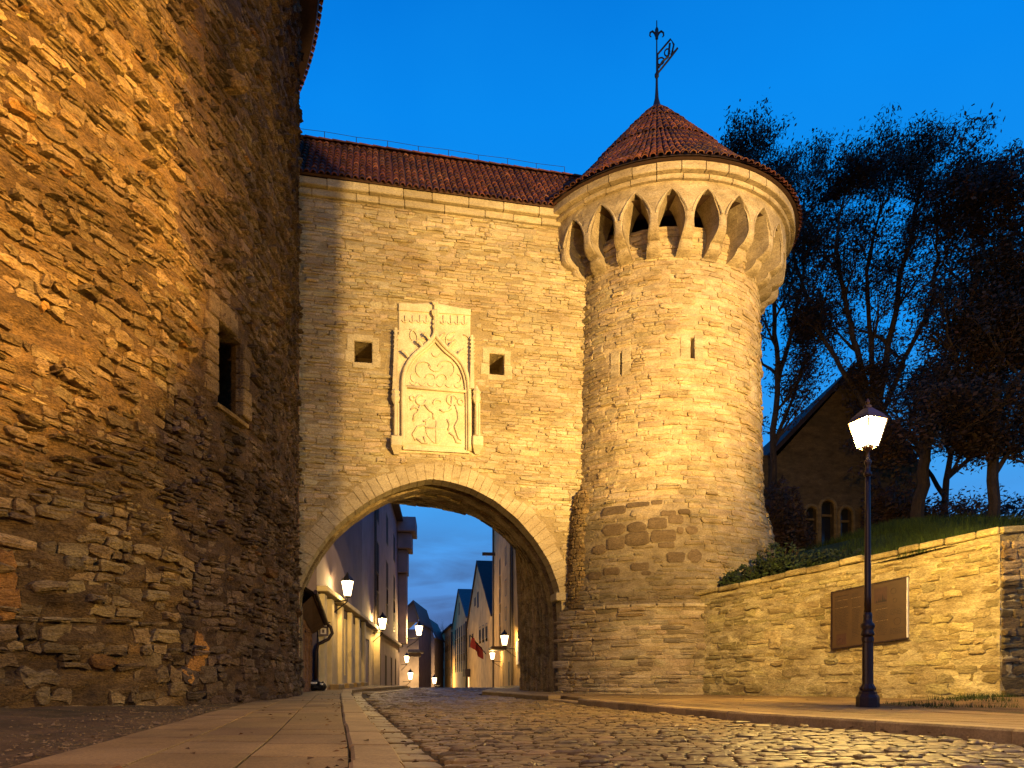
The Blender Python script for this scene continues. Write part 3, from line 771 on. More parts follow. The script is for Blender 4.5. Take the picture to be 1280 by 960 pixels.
for pl in ([(314, 700), (313, 815)], [(262, 735), (366, 742)], [(205, 800), (190, 770), (215, 730), (250, 720), (270, 740)], curl(235, 590, 26, 0, 5.2), [(232, 612), (222, 650), (200, 670), (195, 700)], [(250, 612), (275, 640), (300, 660), (300, 690)], curl(395, 590, 26, 1, 6.2), [(398, 615), (380, 640), (350, 650), (330, 640)], [(410, 610), (425, 650), (430, 690), (410, 730), (430, 790), (445, 800)], [(285, 680), (262, 700), (245, 700)], [(180, 640), (200, 625), (225, 640)], curl(190, 580, 12, 0, 6.28), curl(440, 600, 14, 0, 6.28), [(210, 790), (240, 812), (262, 815), (248, 780)], [(380, 760), (405, 775), (420, 810), (445, 812)], [(370, 690), (385, 720), (375, 750)], curl(320, 610, 22, 3, 5.8), [(395, 570), (395, 610), (388, 640)]):
    rl(pl, .032, W2)
b.obj('low_relief_carving', M_carved, relief, kind='stuff')

# ================================================================== GATE TOWER (slim round)
TCc = Vector((3.958, 19.25, 0)); TB = math.atan2(-TCc.x, -TCc.y)   # bearing to camera
prof = [(-.2, 3.22), (2.17, 3.20), (2.18, 3.12), (3.0, 3.06), (4.0, 3.0), (4.35, 2.93), (4.75, 2.79), (5.2, 2.735), (8, 2.68), (11.4, 2.62), (13, 2.62)]
def TRr(v): return interp(prof, v)
def MT(u, v, w):   # u = angle*2.7
    a = TB-u/2.7; r = TRr(v)+w
    return Vector((TCc.x+math.sin(a)*r, TCc.y+math.cos(a)*r, v))
def MTR(Rf):
    def M(u, v, w):
        a = TB-u/2.7; r = (Rf(v) if callable(Rf) else Rf)+w; return Vector((TCc.x+math.sin(a)*r, TCc.y+math.cos(a)*r, v))
    return M
tower = empty('round_gate_tower', 'slim round limestone tower with arched corbels and red tiled cone roof', 'tower', TCc)
def t_of(px, v, Rr=None):   # u of a pixel column on the tower at height v
    az = math.atan((px-CX)/F); d = az-math.atan2(TCc.x, TCc.y); D = TCc.length; r = Rr or TRr(v)
    return (math.asin(max(-1, min(1, D*math.sin(d)/r)))-d)*2.7
slits = []
for px, y0, y1, w in ((776, 438, 465, 3), (865.5, 427, 453, 5)):
    Y = 16.8; za, zb = EYE+(HY-y1)/F*Y, EYE+(HY-y0)/F*Y; u0 = t_of(px-w/2, 8); u1 = t_of(px+w/2, 8); slits.append((min(u0, u1), max(u0, u1), za, zb))
# orientation check: u grows to the right?
b = B(); UMX = 2.7*math.pi
kp = lambda p: (Vector(p)-GA).dot(GN) > -.12
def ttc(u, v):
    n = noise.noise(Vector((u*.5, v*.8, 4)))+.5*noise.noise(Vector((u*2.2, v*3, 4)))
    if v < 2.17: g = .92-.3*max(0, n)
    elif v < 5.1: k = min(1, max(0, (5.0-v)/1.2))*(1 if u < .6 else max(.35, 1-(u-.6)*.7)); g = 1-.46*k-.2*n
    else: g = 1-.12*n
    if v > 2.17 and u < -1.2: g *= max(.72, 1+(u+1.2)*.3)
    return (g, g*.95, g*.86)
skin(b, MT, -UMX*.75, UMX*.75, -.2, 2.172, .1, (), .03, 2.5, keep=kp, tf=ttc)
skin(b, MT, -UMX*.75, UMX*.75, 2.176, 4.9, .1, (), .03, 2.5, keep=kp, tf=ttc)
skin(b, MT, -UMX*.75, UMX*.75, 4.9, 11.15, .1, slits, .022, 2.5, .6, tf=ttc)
b.add([MTR(3.24)(UMX*k/12, 2.172, 0) for k in range(-12, 12)]+[MTR(3.08)(UMX*k/12, 2.18, 0) for k in range(-12, 12)], [(k, (k+1) % 24, 24+(k+1) % 24, 24+k) for k in range(24) if kp(MTR(3.24)(UMX*(k-12)/12, 2.172, 0))])
b.add([MT(UMX*k/12, 11.15, 0) for k in range(-12, 12)], [tuple(range(24))])
b.obj('tower_core', M_tower, tower)
def tskip(q):
    for s_ in slits:
        if q[1] > s_[0]-.2 and q[0] < s_[1]+.2 and q[3] > s_[2]-.1 and q[2] < s_[3]+.1: return True
    return False
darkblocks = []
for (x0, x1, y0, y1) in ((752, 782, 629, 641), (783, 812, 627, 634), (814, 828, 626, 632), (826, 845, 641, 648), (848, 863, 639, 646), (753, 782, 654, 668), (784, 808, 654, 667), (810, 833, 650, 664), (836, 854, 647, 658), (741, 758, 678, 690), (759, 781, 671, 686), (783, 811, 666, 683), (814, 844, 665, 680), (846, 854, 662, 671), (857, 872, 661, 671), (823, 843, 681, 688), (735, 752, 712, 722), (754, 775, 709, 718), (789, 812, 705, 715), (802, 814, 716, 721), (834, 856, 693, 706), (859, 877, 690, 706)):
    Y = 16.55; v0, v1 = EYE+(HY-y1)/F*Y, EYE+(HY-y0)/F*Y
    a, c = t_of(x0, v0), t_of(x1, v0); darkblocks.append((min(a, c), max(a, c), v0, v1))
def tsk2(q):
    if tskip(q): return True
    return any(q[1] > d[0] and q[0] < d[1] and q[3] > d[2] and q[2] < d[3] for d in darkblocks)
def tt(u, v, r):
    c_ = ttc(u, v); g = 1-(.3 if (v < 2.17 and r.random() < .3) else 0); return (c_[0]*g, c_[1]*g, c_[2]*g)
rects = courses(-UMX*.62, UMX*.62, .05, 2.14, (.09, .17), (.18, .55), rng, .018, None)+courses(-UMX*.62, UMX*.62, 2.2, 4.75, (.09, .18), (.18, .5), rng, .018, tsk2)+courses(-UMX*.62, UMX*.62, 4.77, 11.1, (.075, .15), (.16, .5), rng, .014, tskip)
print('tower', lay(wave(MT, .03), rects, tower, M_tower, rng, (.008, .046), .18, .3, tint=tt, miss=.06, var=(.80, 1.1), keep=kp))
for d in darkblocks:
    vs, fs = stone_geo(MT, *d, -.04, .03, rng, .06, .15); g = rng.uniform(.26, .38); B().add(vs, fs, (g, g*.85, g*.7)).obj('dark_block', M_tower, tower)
for k in range(-3, 12):   # ledge course on the lower drum
    vs, fs = stone_geo(MTR(3.2), k*.5+.01, k*.5+.48, 2.1, 2.19, -.1, .07, rng, .04, .2); B().add(vs, fs, (1, .98, .9)).obj('ledge_stone', M_tower, tower)
for s_ in slits:
    um = (s_[0]+s_[1])/2; vm = (s_[2]+s_[3])/2
    for (u0, u1) in ((s_[0]-.24, s_[0]), (s_[1], s_[1]+.22)):
        for (v0, v1) in ((s_[2]-.05, vm-.005), (vm+.005, s_[3]+.06)):
            vs, fs = stone_geo(MT, u0, u1, v0, v1, -.04, .022, rng, .02, .06); B().add(vs, fs, (.95, .95, .92)).obj('surround_stone', M_tower, tower)
u0 = t_of(937, 8); 
for k in range(3): vs, fs = stone_geo(MT, u0-.02, u0+.4, 7.3+k*.3, 7.58+k*.3, -.04, .03, rng, .02, .06); B().add(vs, fs, (1, 1, .97)).obj('surround_stone', M_tower, tower)
# corbelled parapet: 25 bays
NB = 25; PA = 2*math.pi/NB; A0 = R(5.9)
env = [(10.38, 2.60), (10.41, 2.74), (10.46, 2.87), (10.52, 2.94), (10.59, 2.965), (10.625, 2.95), (10.645, 3.04), (10.69, 3.14), (10.76, 3.225), (10.84, 3.262), (10.95, 3.27), (11.3, 3.27), (11.78, 3.30)]
AM = R(5.45)
def alm(z):
    if z > 11.6: return 0
    if z > 10.95: t = (z-10.95)/.65; return AM*max(0., 1-t**1.8)**.8
    t = (10.95-z)/(10.95-10.38); return AM*(1-.42*t**1.5)
zs = [10.38, 10.395, 10.42, 10.455, 10.5, 10.54, 10.59, 10.61, 10.63, 10.645, 10.665, 10.7, 10.75, 10.8, 10.87, 10.95, 11.07, 11.19, 11.29, 11.38, 11.46, 11.52, 11.56, 11.6, 11.68, 11.78]
for kb in range(NB):
    c = A0+PA*(kb+.5); bl = c-PA/2; br = c+PA/2     # pier between two niche centres
    a_mid = (c+math.pi) % (2*math.pi)-math.pi
    b = B(); pts = []; nx = 7; g = rng.uniform(.80, 1.05); dr = jit(rng, .018)
    def pt(a, r, z): aa = TB-a; return Vector((TCc.x+math.sin(aa)*r, TCc.y+math.cos(aa)*r, z))
    for z in zs:
        aw = max(alm(z), R(.03)); l, rr_ = bl+aw, br-aw; re = interp(env, z)+dr*(z < 11.3)
        for i in range(nx):
            s = i/(nx-1); a = l+(rr_-l)*s; k = abs(s-.5)*2; rnd = .035*max(0, k-.6)/.4*(1 if z < 11.45 else 0)
            a2 = a; p = pt(a2, re-rnd, z); q_ = noise.noise(p*4)*.012; q_ += noise.noise(p*13)*.008; pts.append(p+(p-Vector((TCc.x, TCc.y, z))).normalized()*q_)
    b.grid(pts, nx, len(zs), (g, g*.98, g*.95), flip=False)
    for sgn in (0, 1):      # cheeks
        pts = []
        for z in zs[:24]:
            aw = max(alm(z), R(.03)); a = (bl+aw) if sgn == 0 else (br-aw); re = interp(env, z)-.035*(1 if z < 11.45 else 0)
            for i in range(4): r = re+(2.58-re)*i/3; pts.append(pt(a, r, z))
        b.grid(pts, 4, 24, (g*.95, g*.93, g*.9), flip=(sgn == 1))
    b.obj('corbel', M_tower, tower)
    # moulding over the niche at bl
    if True:
        m = B()
        for sgn in (-1, 1):
            pl = []
            for i in range(9):
                z = 11.09+.53*i/8+.05; aw = alm(min(z-.05, 11.6))+R(1.1)*(1-i/8)+R(.02); pl.append(pt(bl+sgn*aw, 3.275, z-.02 if i else z-.05))
            m.tube(pl, .024, 5)
        m.obj('niche_moulding', M_tower, tower)
b = B(); b.add([MTR(3.22)(UMX*k/20, 11.5, 0) for k in range(-20, 20)]+[MTR(2.3)(UMX*k/20, 11.62, 0) for k in range(-20, 20)], [(k, (k+1) % 40, 40+(k+1) % 40, 40+k) for k in range(40)])
b.obj('parapet_floor', M_wood, tower)
def ring_blocks(Rin, Rout, z0, z1, n, name):
    for k in range(n):
        a0, a1 = 2*math.pi*k/n+.003, 2*math.pi*(k+1)/n-.003; g = rng.uniform(.86, 1.1); d = jit(rng, .008); c = .018
        vs = []
        for i in range(4):
            a = a0+(a1-a0)*i/3
            for (r, z) in ((Rin, z0), (Rout-c+d, z0), (Rout+d, z0+c), (Rout+d, z1-c), (Rout-c+d, z1), (Rin, z1)): aa = TB-a; vs.append((TCc.x+math.sin(aa)*r, TCc.y+math.cos(aa)*r, z+d*.4))
        fs = [(i*6+j, (i+1)*6+j, (i+1)*6+j+1, i*6+j+1) for i in range(3) for j in range(5)]+[tuple(range(6)), tuple(range(18, 24))[::-1]]
        B().add(vs, fs, (g, g*.98, g*.95)).obj(name, M_tower, tower)
ring_blocks(3.0, 3.40, 11.76, 11.87, 36, 'cornice_block'); ring_blocks(3.0, 3.52, 11.88, 12.07, 40, 'cornice_block')
# cone roof
RA, RE, ZE, ZA = 16.15, 3.68, 12.08, 16.15
cone = [(0, 3.62, 12.11), (.5, 3.30, 12.40), (1.0, 2.88, 12.80), (2.2, 1.98, 13.85), (3.6, 1.12, 14.9), (5.32, .04, 16.14)]
SLc = 5.35
def MC(u, s, h):   # u = angle
    r = interp([(a, b0) for a, b0, c in cone], s); z = interp([(a, c) for a, b0, c in cone], s); aa = TB-u; r2 = max(r, .02)+h*.72; return Vector((TCc.x+math.sin(aa)*r2, TCc.y+math.cos(aa)*r2, z+h*.68))
b = B(); pts = [MC(2*math.pi*k/48, s, -.01) for s in (-.0, .5, 1.0, 2.2, 3.6, 5.3) for k in range(49)]
b.grid(pts, 49, 6); b.add([MTR(3.60)(UMX*k/24, 12.085, 0) for k in range(-24, 24)], [tuple(range(48))]); b.obj('roof_deck', M_deck, tower)
tl = []
rows = 17; dl = SLc/rows
for k in range(rows):
    s0 = k*dl; r = interp([(a, b0) for a, b0, c in cone], s0+dl/2); n = 128 if r > 1.75 else (64 if r > .85 else (32 if r > .35 else 16))
    wr_ = 2*math.pi*r/n*.43
    for i in range(n):
        a = 2*math.pi*(i+.5)/n
        def Mx(u, s, h, a=a, r=r): return MC(a+(u)/max(r, .1), s, h)
        tl.append((Mx, jit(rng, .008), s0-.05-(.07 if k == 0 else 0)+jit(rng, .012), s0+dl+.04, wr_))
put_tiles(tl, tower)
# drain hole etc
# weather vane
vane = empty('weather_vane', 'thin wrought iron weather vane with pennant on top of the cone roof', 'weather vane', (TCc.x, TCc.y, 16.1))
c = (TCc.x, TCc.y)
B().lathe([(.16, 0), (.10, .12), (.055, .3), (.035, .6), (.03, .9)], (c[0], c[1], 16.02), 10).obj('spire_cap', M_black, vane)
B().tube([(c[0], c[1], 16.8), (c[0], c[1], 18.45)], [.024, .014], 8).obj('pole', M_black, vane)
b = B()
for sg in (-1, 1): b.tube([(c[0]+sg*x, c[1], 18.1+z) for x, z in ((0, -.12), (.05, 0), (.12, .06), (.18, .02), (.19, -.06), (.15, -.1))], [.03, .03, .028, .025, .02, .012], 6)
b.tube([(c[0], c[1], 17.95), (c[0], c[1], 18.2), (c[0], c[1], 18.27)], [.04, .05, .02], 8); b.obj('lily_finial', M_black, vane)
B().lathe([(.03, -.08), (.06, -.03), (.06, .03), (.03, .08)], (c[0], c[1], 16.95), 8).obj('collar', M_black, vane)
b = B(); PQ = lambda x, z: Vector((c[0]+x, c[1]-x*.25, 16.0+z))
outl = [(.03, 1.02), (.03, 1.50), (.34, 1.80), (.62, 1.55)]
b.tube([PQ(.02, 1.0), PQ(.02, 1.52), PQ(.36, 1.86), PQ(.44, 1.70), PQ(.40, 1.52)], .028, 5); b.tube([PQ(.02, 1.0), PQ(.28, 1.28), PQ(.54, 1.58)], .028, 5); b.tube([PQ(.40, 1.52), PQ(.36, 1.42), PQ(.54, 1.58)], .024, 5)
b.tube([PQ(.10+.09*math.cos(t*.6), 1.32+.10*math.sin(t*.6)) for t in range(11)], .02, 5); b.tube([PQ(.27+.07*math.cos(t*.6), 1.52+.10*math.sin(t*.6)) for t in range(11)], .02, 5)
b.tube([PQ(.05, 1.15), PQ(.15, 1.3), PQ(.3, 1.4), PQ(.34, 1.75)], .03, 5); b.obj('pennant', M_black, vane)

# rough stone stub in the corner between arch and tower
bc = MW(guv(728, 700)[0]+.05, 0, 0)
stub = empty('stone_buttress', 'rough broken stone buttress in corner between arch and round tower', 'buttress', bc)
sprof = [(0, .62), (2.2, .56), (3.6, .50), (4.6, .40), (5.0, .30), (5.25, .12)]
def MB_(u, v, w):
    r = interp(sprof, v)+w; a = u/.5; return bc+Vector((math.sin(a)*r*.8, -math.cos(a)*r, v))
b = B(); skin(b, MB_, -1.57, 1.57, -.05, 5.25, .08, (), .05, 3.); b.obj('buttress_core', M_rubmortar, stub)
lay(MB_, courses(-1.3, 1.2, 0, 5.15, (.08, .16), (.12, .3), rng, .016), stub, M_rubble, rng, (.02, .06), .14, cull=False, tint=lambda u, v, r: (.95, .88, .75), limit=120)

# ================================================================== GREAT ROUND TOWER (left)
MCc = Vector((-16.94, 12.58, 0)); MRd = 12.5; MBr = math.atan2(-MCc.x, -MCc.y)
def MM(u, v, w):
    r = MRd+w+(.10*max(0, 1-v/1.2)); a = MBr-u/MRd   # u to the right
    return Vector((MCc.x+math.sin(a)*r, MCc.y+math.cos(a)*r, v))
def m_of(px):
    az = math.atan((px-CX)/F); d = az-math.atan2(MCc.x, MCc.y); D = MCc.length
    s_ = D*math.sin(d)/MRd
    return (math.asin(min(1, s_))-d)*MRd
big = empty('cannon_tower', 'huge round rubble stone tower filling the left side of the street', 'tower', MCc)
def m_uz(px, py):
    u = m_of(px); p = MM(u, 0, 0); return u, EYE+(HY-py)/F*p.y
wa = m_uz(272, 512); wb = m_uz(299, 428)
WH = [(wa[0]-.06, wb[0]+.04, wa[1]+.05, wb[1])]
EXTRA = []
for (px, py, w, h) in ((14, 410, .55, .25), (45, 672, .35, .2), (60, 760, .3, .12), (278, 690, .25, .3), (352, 130, .2, .2), (185, 620, .18, .1), (140, 300, .14, .12), (230, 360, .14, .12), (100, 165, .14, .12), (110, 845, .4, .12)):
    u, z = m_uz(px, py); EXTRA.append((u, u+w, z, z+h))
MMd = MM; umin, umax = m_of(0)-4.5, MRd*1.15
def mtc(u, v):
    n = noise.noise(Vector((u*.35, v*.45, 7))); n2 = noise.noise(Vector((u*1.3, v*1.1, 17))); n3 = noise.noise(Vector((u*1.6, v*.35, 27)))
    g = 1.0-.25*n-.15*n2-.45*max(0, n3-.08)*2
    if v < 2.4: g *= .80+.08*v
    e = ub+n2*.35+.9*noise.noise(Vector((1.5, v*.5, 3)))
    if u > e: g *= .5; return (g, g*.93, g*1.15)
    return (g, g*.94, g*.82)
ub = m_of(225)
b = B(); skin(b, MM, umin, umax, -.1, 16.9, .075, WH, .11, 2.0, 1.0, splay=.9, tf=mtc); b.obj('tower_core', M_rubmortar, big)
def mskip(q):
    for h in WH:
        if q[1] > h[0]-.3 and q[0] < h[1]+.26 and q[3] > h[2]-.05 and q[2] < h[3]+.3: return True
    for h in EXTRA:
        if q[1] > h[0] and q[0] < h[1] and q[3] > h[2] and q[2] < h[3]: return True
    return False
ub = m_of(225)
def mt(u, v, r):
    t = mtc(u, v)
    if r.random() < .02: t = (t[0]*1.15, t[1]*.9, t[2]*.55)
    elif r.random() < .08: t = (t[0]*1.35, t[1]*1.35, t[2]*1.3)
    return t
def mcourses():
    out = []; v = 0.02
    while v < 16.8:
        hh = rng.choice((.055, .065, .075, .085, .1, .12, .15)) if v > 2.6 else rng.choice((.08, .11, .14, .17, .21))
        u = umin
        while u < umax:
            ll = rng.uniform(.09, .30)*(.7+hh*3.6)*(1.3 if v < 2.6 else 1)
            if rng.random() < .18 and hh > .12:
                k = rng.uniform(.42, .58)*hh
                qs = [(u+.01, u+ll-.01, v+.008, v+k-.008), (u+.01, u+ll*rng.uniform(.6, 1)-.01, v+k+.006, v+hh-.01)]
            else: qs = [(u+.011, u+ll-.011, v+.009+rng.random()*.012, v+hh-.009-rng.random()*.012)]
            out += [q for q in qs if not mskip(q)]; u += ll
        v += hh
    return out
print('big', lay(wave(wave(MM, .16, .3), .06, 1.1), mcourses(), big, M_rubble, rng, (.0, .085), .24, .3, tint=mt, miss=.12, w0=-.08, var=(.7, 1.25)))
# window surround blocks of the big tower
h = WH[0]; n = 5
B().box((h[0]-.9, h[2]-.2, -1.0), (h[1]+.9, h[3]+.2, -.96), (1, 1, 1), MM).obj('shade_panel', M_black, big)  # black sheet stands in for the shade inside the open window
for k in range(n):
    z0 = h[2]+.12+(h[3]-h[2]-.12)*k/n; z1 = h[2]+.12+(h[3]-h[2]-.12)*(k+1)/n
    for (u0, u1) in ((h[0]-rng.uniform(.28, .42), h[0]), (h[1], h[1]+rng.uniform(.2, .32))):
        vs, fs = stone_geo(MM, u0+.005, u1-.005, z0+.006, z1-.006, -.08, .07, rng, .025, .06); g = rng.uniform(.95, 1.15); B().add(vs, fs, (g, g*.93, g*.85)).obj('surround_stone', M_rubble, big)
for k in range(3):
    vs, fs = stone_geo(MM, h[0]-.25+k*.28, h[0]+.02+k*.28, h[3]+.01, h[3]+.36, -.08, .07, rng, .03, .06); B().add(vs, fs, (.9, .85, .85)).obj('lintel_stone', M_rubble, big)
vs, fs = stone_geo(MM, h[0]-.1, h[1]+.1, h[2]-.06, h[2]+.01, -.3, .1, rng, .02, .05); B().add(vs, fs, (1.2, 1.1, .8)).obj('window_sill', M_rubble, big)
b = B()   # projecting broken corbel
for (px, py) in ((282, 112),):
    u, z = m_uz(px, py); vs, fs = stone_geo(MM, u-.1, u+.12, z, z+.24, -.1, .3, rng, .1, .2); B().add(vs, fs, (.9, .8, .7)).obj('projecting_stone', M_rubble, big)
# orange plastered break near the foot
for k, (px, py) in enumerate(((245, 800), (250, 812), (244, 824), (236, 832), (228, 842), (4, 700), (6, 725), (8, 745), (3, 760))):
    u, z = m_uz(px, py); vs, fs = stone_geo(MM, u-.1, u+.12, z-.12, z+.1, -.1, .06, rng, .15, .2); B().add(vs, fs, (1.2, .8, .4)).obj('brick_patch', M_rubble, big)
# eave and roof
ER = 13.07; EZ = 16.8
b = B(); n = 60
a0 = umax/MRd*-1
def me(a, r, z): return Vector((MCc.x+math.sin(MBr-a)*r, MCc.y+math.cos(MBr-a)*r, z))
angs = [R(0)+R(130)*i/n for i in range(n+1)]
pts = [me(a, r, z) for (r, z) in ((12.4, 16.75), (ER-.05, 16.75), (ER, 16.9), (6, 20.5)) for a in angs]
b.grid(pts, n+1, 4, flip=True); b.obj('roof_deck', M_deck, big)
tl = []
nT = int(R(70)*ER/.2)
for i in range(nT):
    a = R(50)+R(70)*i/nT
    for k in range(4):
        def Mx(u, s, h, a=a): return me(a+u/ER, ER+.06-s*.86+h*.4, EZ+.12+s*.5+h*.85)
        tl.append((Mx, jit(rng, .01), k*.32, k*.32+.38, .085))
put_tiles(tl, big, 120)

fx = empty('floodlight', 'floodlight on a mast by the garden, outside the picture, with added beam flaps', 'floodlight', (FL.x, FL.y, 0))
def MFl(u, v, w): a = R(-29); return FL+Vector((math.cos(a)*u+math.sin(a)*v, -math.sin(a)*u+math.cos(a)*v, w))   # v = forward
def flap(az, dist, name):
    a = R(az); d = Vector((math.sin(a), math.cos(a), 0)); n_ = Vector((d.y, -d.x, 0)); s_ = -1 if az < -29 else 1
    b = B(); q = [FL+d*dist*k+Vector((0, 0, z)) for k in (.12, 1) for z in (-.5, .7)]; q2 = [p+n_*s_*.02 for p in q]
    b.add(q+q2, [(0, 1, 3, 2), (4, 6, 7, 5), (0, 4, 5, 1), (2, 3, 7, 6), (0, 2, 6, 4), (1, 5, 7, 3)]); b.obj(name, M_black, fx)
flap(-39.45, 1.1, 'added_beam_flap'); flap(-6., .8, 'added_beam_flap')  # plates added out of view to cut the flood beam to a sharp edge
B().cbox((-.3, -.35, -.3), (.3, -.1, .3), .02, (1, 1, 1), MFl).obj('housing', M_black, fx)
B().tube([(FL.x, FL.y, 0), (FL.x, FL.y, FL.z-.3)], .06, 10).obj('mast', M_black, fx)
# thin wall strip where the big tower meets the gate wall
# ================================================================== GARDEN WALL (right)
G0, G1, G2 = Vector((4.2, 16.25, 0)), Vector((8.32, 12.0, 0)), Vector((13.5, 13.4, 0))
gd = (G1-G0).normalized(); gn = Vector((gd.y, -gd.x, 0)); gL = (G1-G0).length
if gn.y > 0: gn = -gn
gd2 = (G2-G1).normalized(); gn2 = Vector((gd2.y, -gd2.x, 0)); gL2 = (G2-G1).length
if gn2.y > 0: gn2 = -gn2
def topz(u): return 2.30+.60*u/gL if u < gL else 2.90+.1*(u-gL)
def MGa(u, v, w): return G0+gd*u+gn*w+Vector((0, 0, v*(topz(u)/2.5)+.05))
def MGb(u, v, w): return G1+gd2*u+gn2*w+Vector((0, 0, v*(topz(gL+u)/2.5)+.05))
garden = empty('retaining_wall', 'rough stone retaining wall beside the pavement, rising to the right of the tower', 'wall', G0)
b = B(); skin(b, MGa, 0, gL, -.1, 2.5, .06, (), .035, 3.); skin(b, MGb, .0, gL2, -.1, 2.5, .07, (), .035, 3.)
for (Mx, L_) in ((MGa, gL), (MGb, gL2)): b.add([Mx(0, 2.5, 0), Mx(L_, 2.5, 0), Mx(L_, 2.5, -.5), Mx(0, 2.5, -.5)], [(0, 1, 2, 3)])
b.obj('wall_core', M_garmortar, garden)
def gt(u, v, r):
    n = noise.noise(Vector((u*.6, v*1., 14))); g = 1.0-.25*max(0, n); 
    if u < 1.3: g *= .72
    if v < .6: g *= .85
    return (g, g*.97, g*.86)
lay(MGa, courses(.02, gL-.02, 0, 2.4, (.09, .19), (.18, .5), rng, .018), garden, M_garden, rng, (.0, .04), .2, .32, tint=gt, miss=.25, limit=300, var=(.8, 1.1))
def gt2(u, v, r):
    g = 1.05 if v > 1.75 else .38; return (g, g*.88, g*.82)  # lit band above and shade below, painted into the stone tint
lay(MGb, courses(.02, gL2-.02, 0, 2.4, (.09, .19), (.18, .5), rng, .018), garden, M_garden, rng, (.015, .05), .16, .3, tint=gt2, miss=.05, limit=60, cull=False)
for (Mx, L_, ex) in ((MGa, gL, .0), (MGb, gL2, .0)):
    u = ex
    while u < L_-.1:
        L = min(rng.uniform(.35, .75), L_-u); z = jit(rng, .015)
        def Mz(a, bq, w): return Mx(a, 2.5, w)+Vector((0, 0, bq))
        ov = rng.uniform(.05, .1); vs, fs = [], []
        cb = B(); g = rng.uniform(.7, 1.05); cb.cbox((u+.005, 0+z, -.5), (u+L-.005, rng.uniform(.09, .13)+z, ov), .02, (g, g*.95, g*.8), Mz); cb.obj('coping_stone', M_garden, garden); u += L
# information board
def wall_hit(px, py, w=0):
    d = Vector(((px-CX)/F, 1, (HY-py)/F)); o = Vector((0, 0, EYE)); p0 = G0+gn*w; t = (p0-o).dot(gn)/d.dot(gn); return o+d*t
c0 = wall_hit(1040, 811, .1); c1 = wall_hit(1133.5, 797, .1); c2 = wall_hit(1131, 724, .1); c3 = wall_hit(1040, 741, .1)
u0 = (c0-G0).dot(gd); u1 = (c1-G0).dot(gd); z0 = (c0.z+c1.z)/2; z1 = (c2.z+c3.z)/2
board = empty('information_board', 'brown information board with printed columns fixed to the retaining wall', 'sign', G0+gd*((u0+u1)/2)+Vector((0, 0, z0)))
def MI(u, v, w): return G0+gd*(u0+u)+gn*w+Vector((0, 0, c0.z+(c1.z-c0.z)*u/BW+v))
BW, BH = u1-u0, z1-z0
BW, BH = u1-u0, c3.z-c0.z
B().cbox((0, 0, .05), (BW, BH, .09), .006, (1, 1, 1), MI).obj('panel', M_board, board)
fr = B()
for q in (((-.02, -.02, .03), (BW+.02, .0, .105)), ((-.02, BH, .03), (BW+.02, BH+.02, .105)), ((-.02, 0, .03), (0, BH, .105))): fr.box(*q, (1, 1, 1), MI)
fr.obj('frame', M_iron, board)
B().box((BW, 0, .03), (BW+.016, BH, .11), (1, 1, 1), MI).obj('edge_strip', M_white, board)
pb = B(); pl_ = B(); 
def ln(x0, x1, y, h, bb): bb.box((x0*BW, y*BH, .0905), (x1*BW, (y+h)*BH, .0925), (1, 1, 1), MI)
def scrib(x0, x1, y, h, bb):   # a row of small letter-like strokes
    x = x0
    while x < x1:
        w = rng.uniform(.004, .012); ln(x, min(x+w, x1), y, h*rng.uniform(.6, 1), bb); x += w+.004+(.008 if rng.random() < .2 else 0)
scrib(.04, .24, .90, .018, pb)
for (x0, x1, ya, yb) in ((.04, .23, .28, .85), (.28, .40, .14, .90), (.60, .76, .1, .58), (.60, .76, .62, .66), (.79, .96, .42, .50), (.79, .96, .10, .18)):
    y = yb
    while y > ya: scrib(x0, x1-rng.random()*.04, y, .010, pb); y -= .026
for (x0, x1, y) in ((.04, .22, .83), (.04, .22, .70), (.27, .40, .83), (.28, .40, .66), (.60, .76, .55), (.60, .76, .35)): scrib(x0, x1, y, .008, pl_)
pb.obj('printed_text', M_boardprint, board, kind='stuff'); pl_.obj('printed_headings', M_boardlite, board, kind='stuff')
for q_ in ((.58, .75, .66, .26), (.06, .20, .04, .2)):
    pic = B(); ln(*q_, pic); pic.obj('picture', M_boardpic, board)
sk = B()
for k, x in enumerate((.60, .63, .655, .68, .70, .72)):
    hh = (.05, .09, .06, .16, .08, .05)[k]; sk.add([MI(x*BW, .67*BH, .0945), MI((x+.025)*BW, .67*BH, .0945), MI((x+.012)*BW, (.67+hh)*BH, .0945)], [(0, 1, 2)])
for (x, y, w) in ((.83, .82, .07), (.85, .66, .05), (.88, .30, .09), (.12, .12, .06)):
    for k in range(5): a = k*1.3; sk.tube([MI((x+w*.5*math.cos(a+t*.5))*BW, (y+w*.7*math.sin(a+t*.5))*BH, .094) for t in range(4)], .003, 3)
sk.obj('drawing', M_boardprint, board)

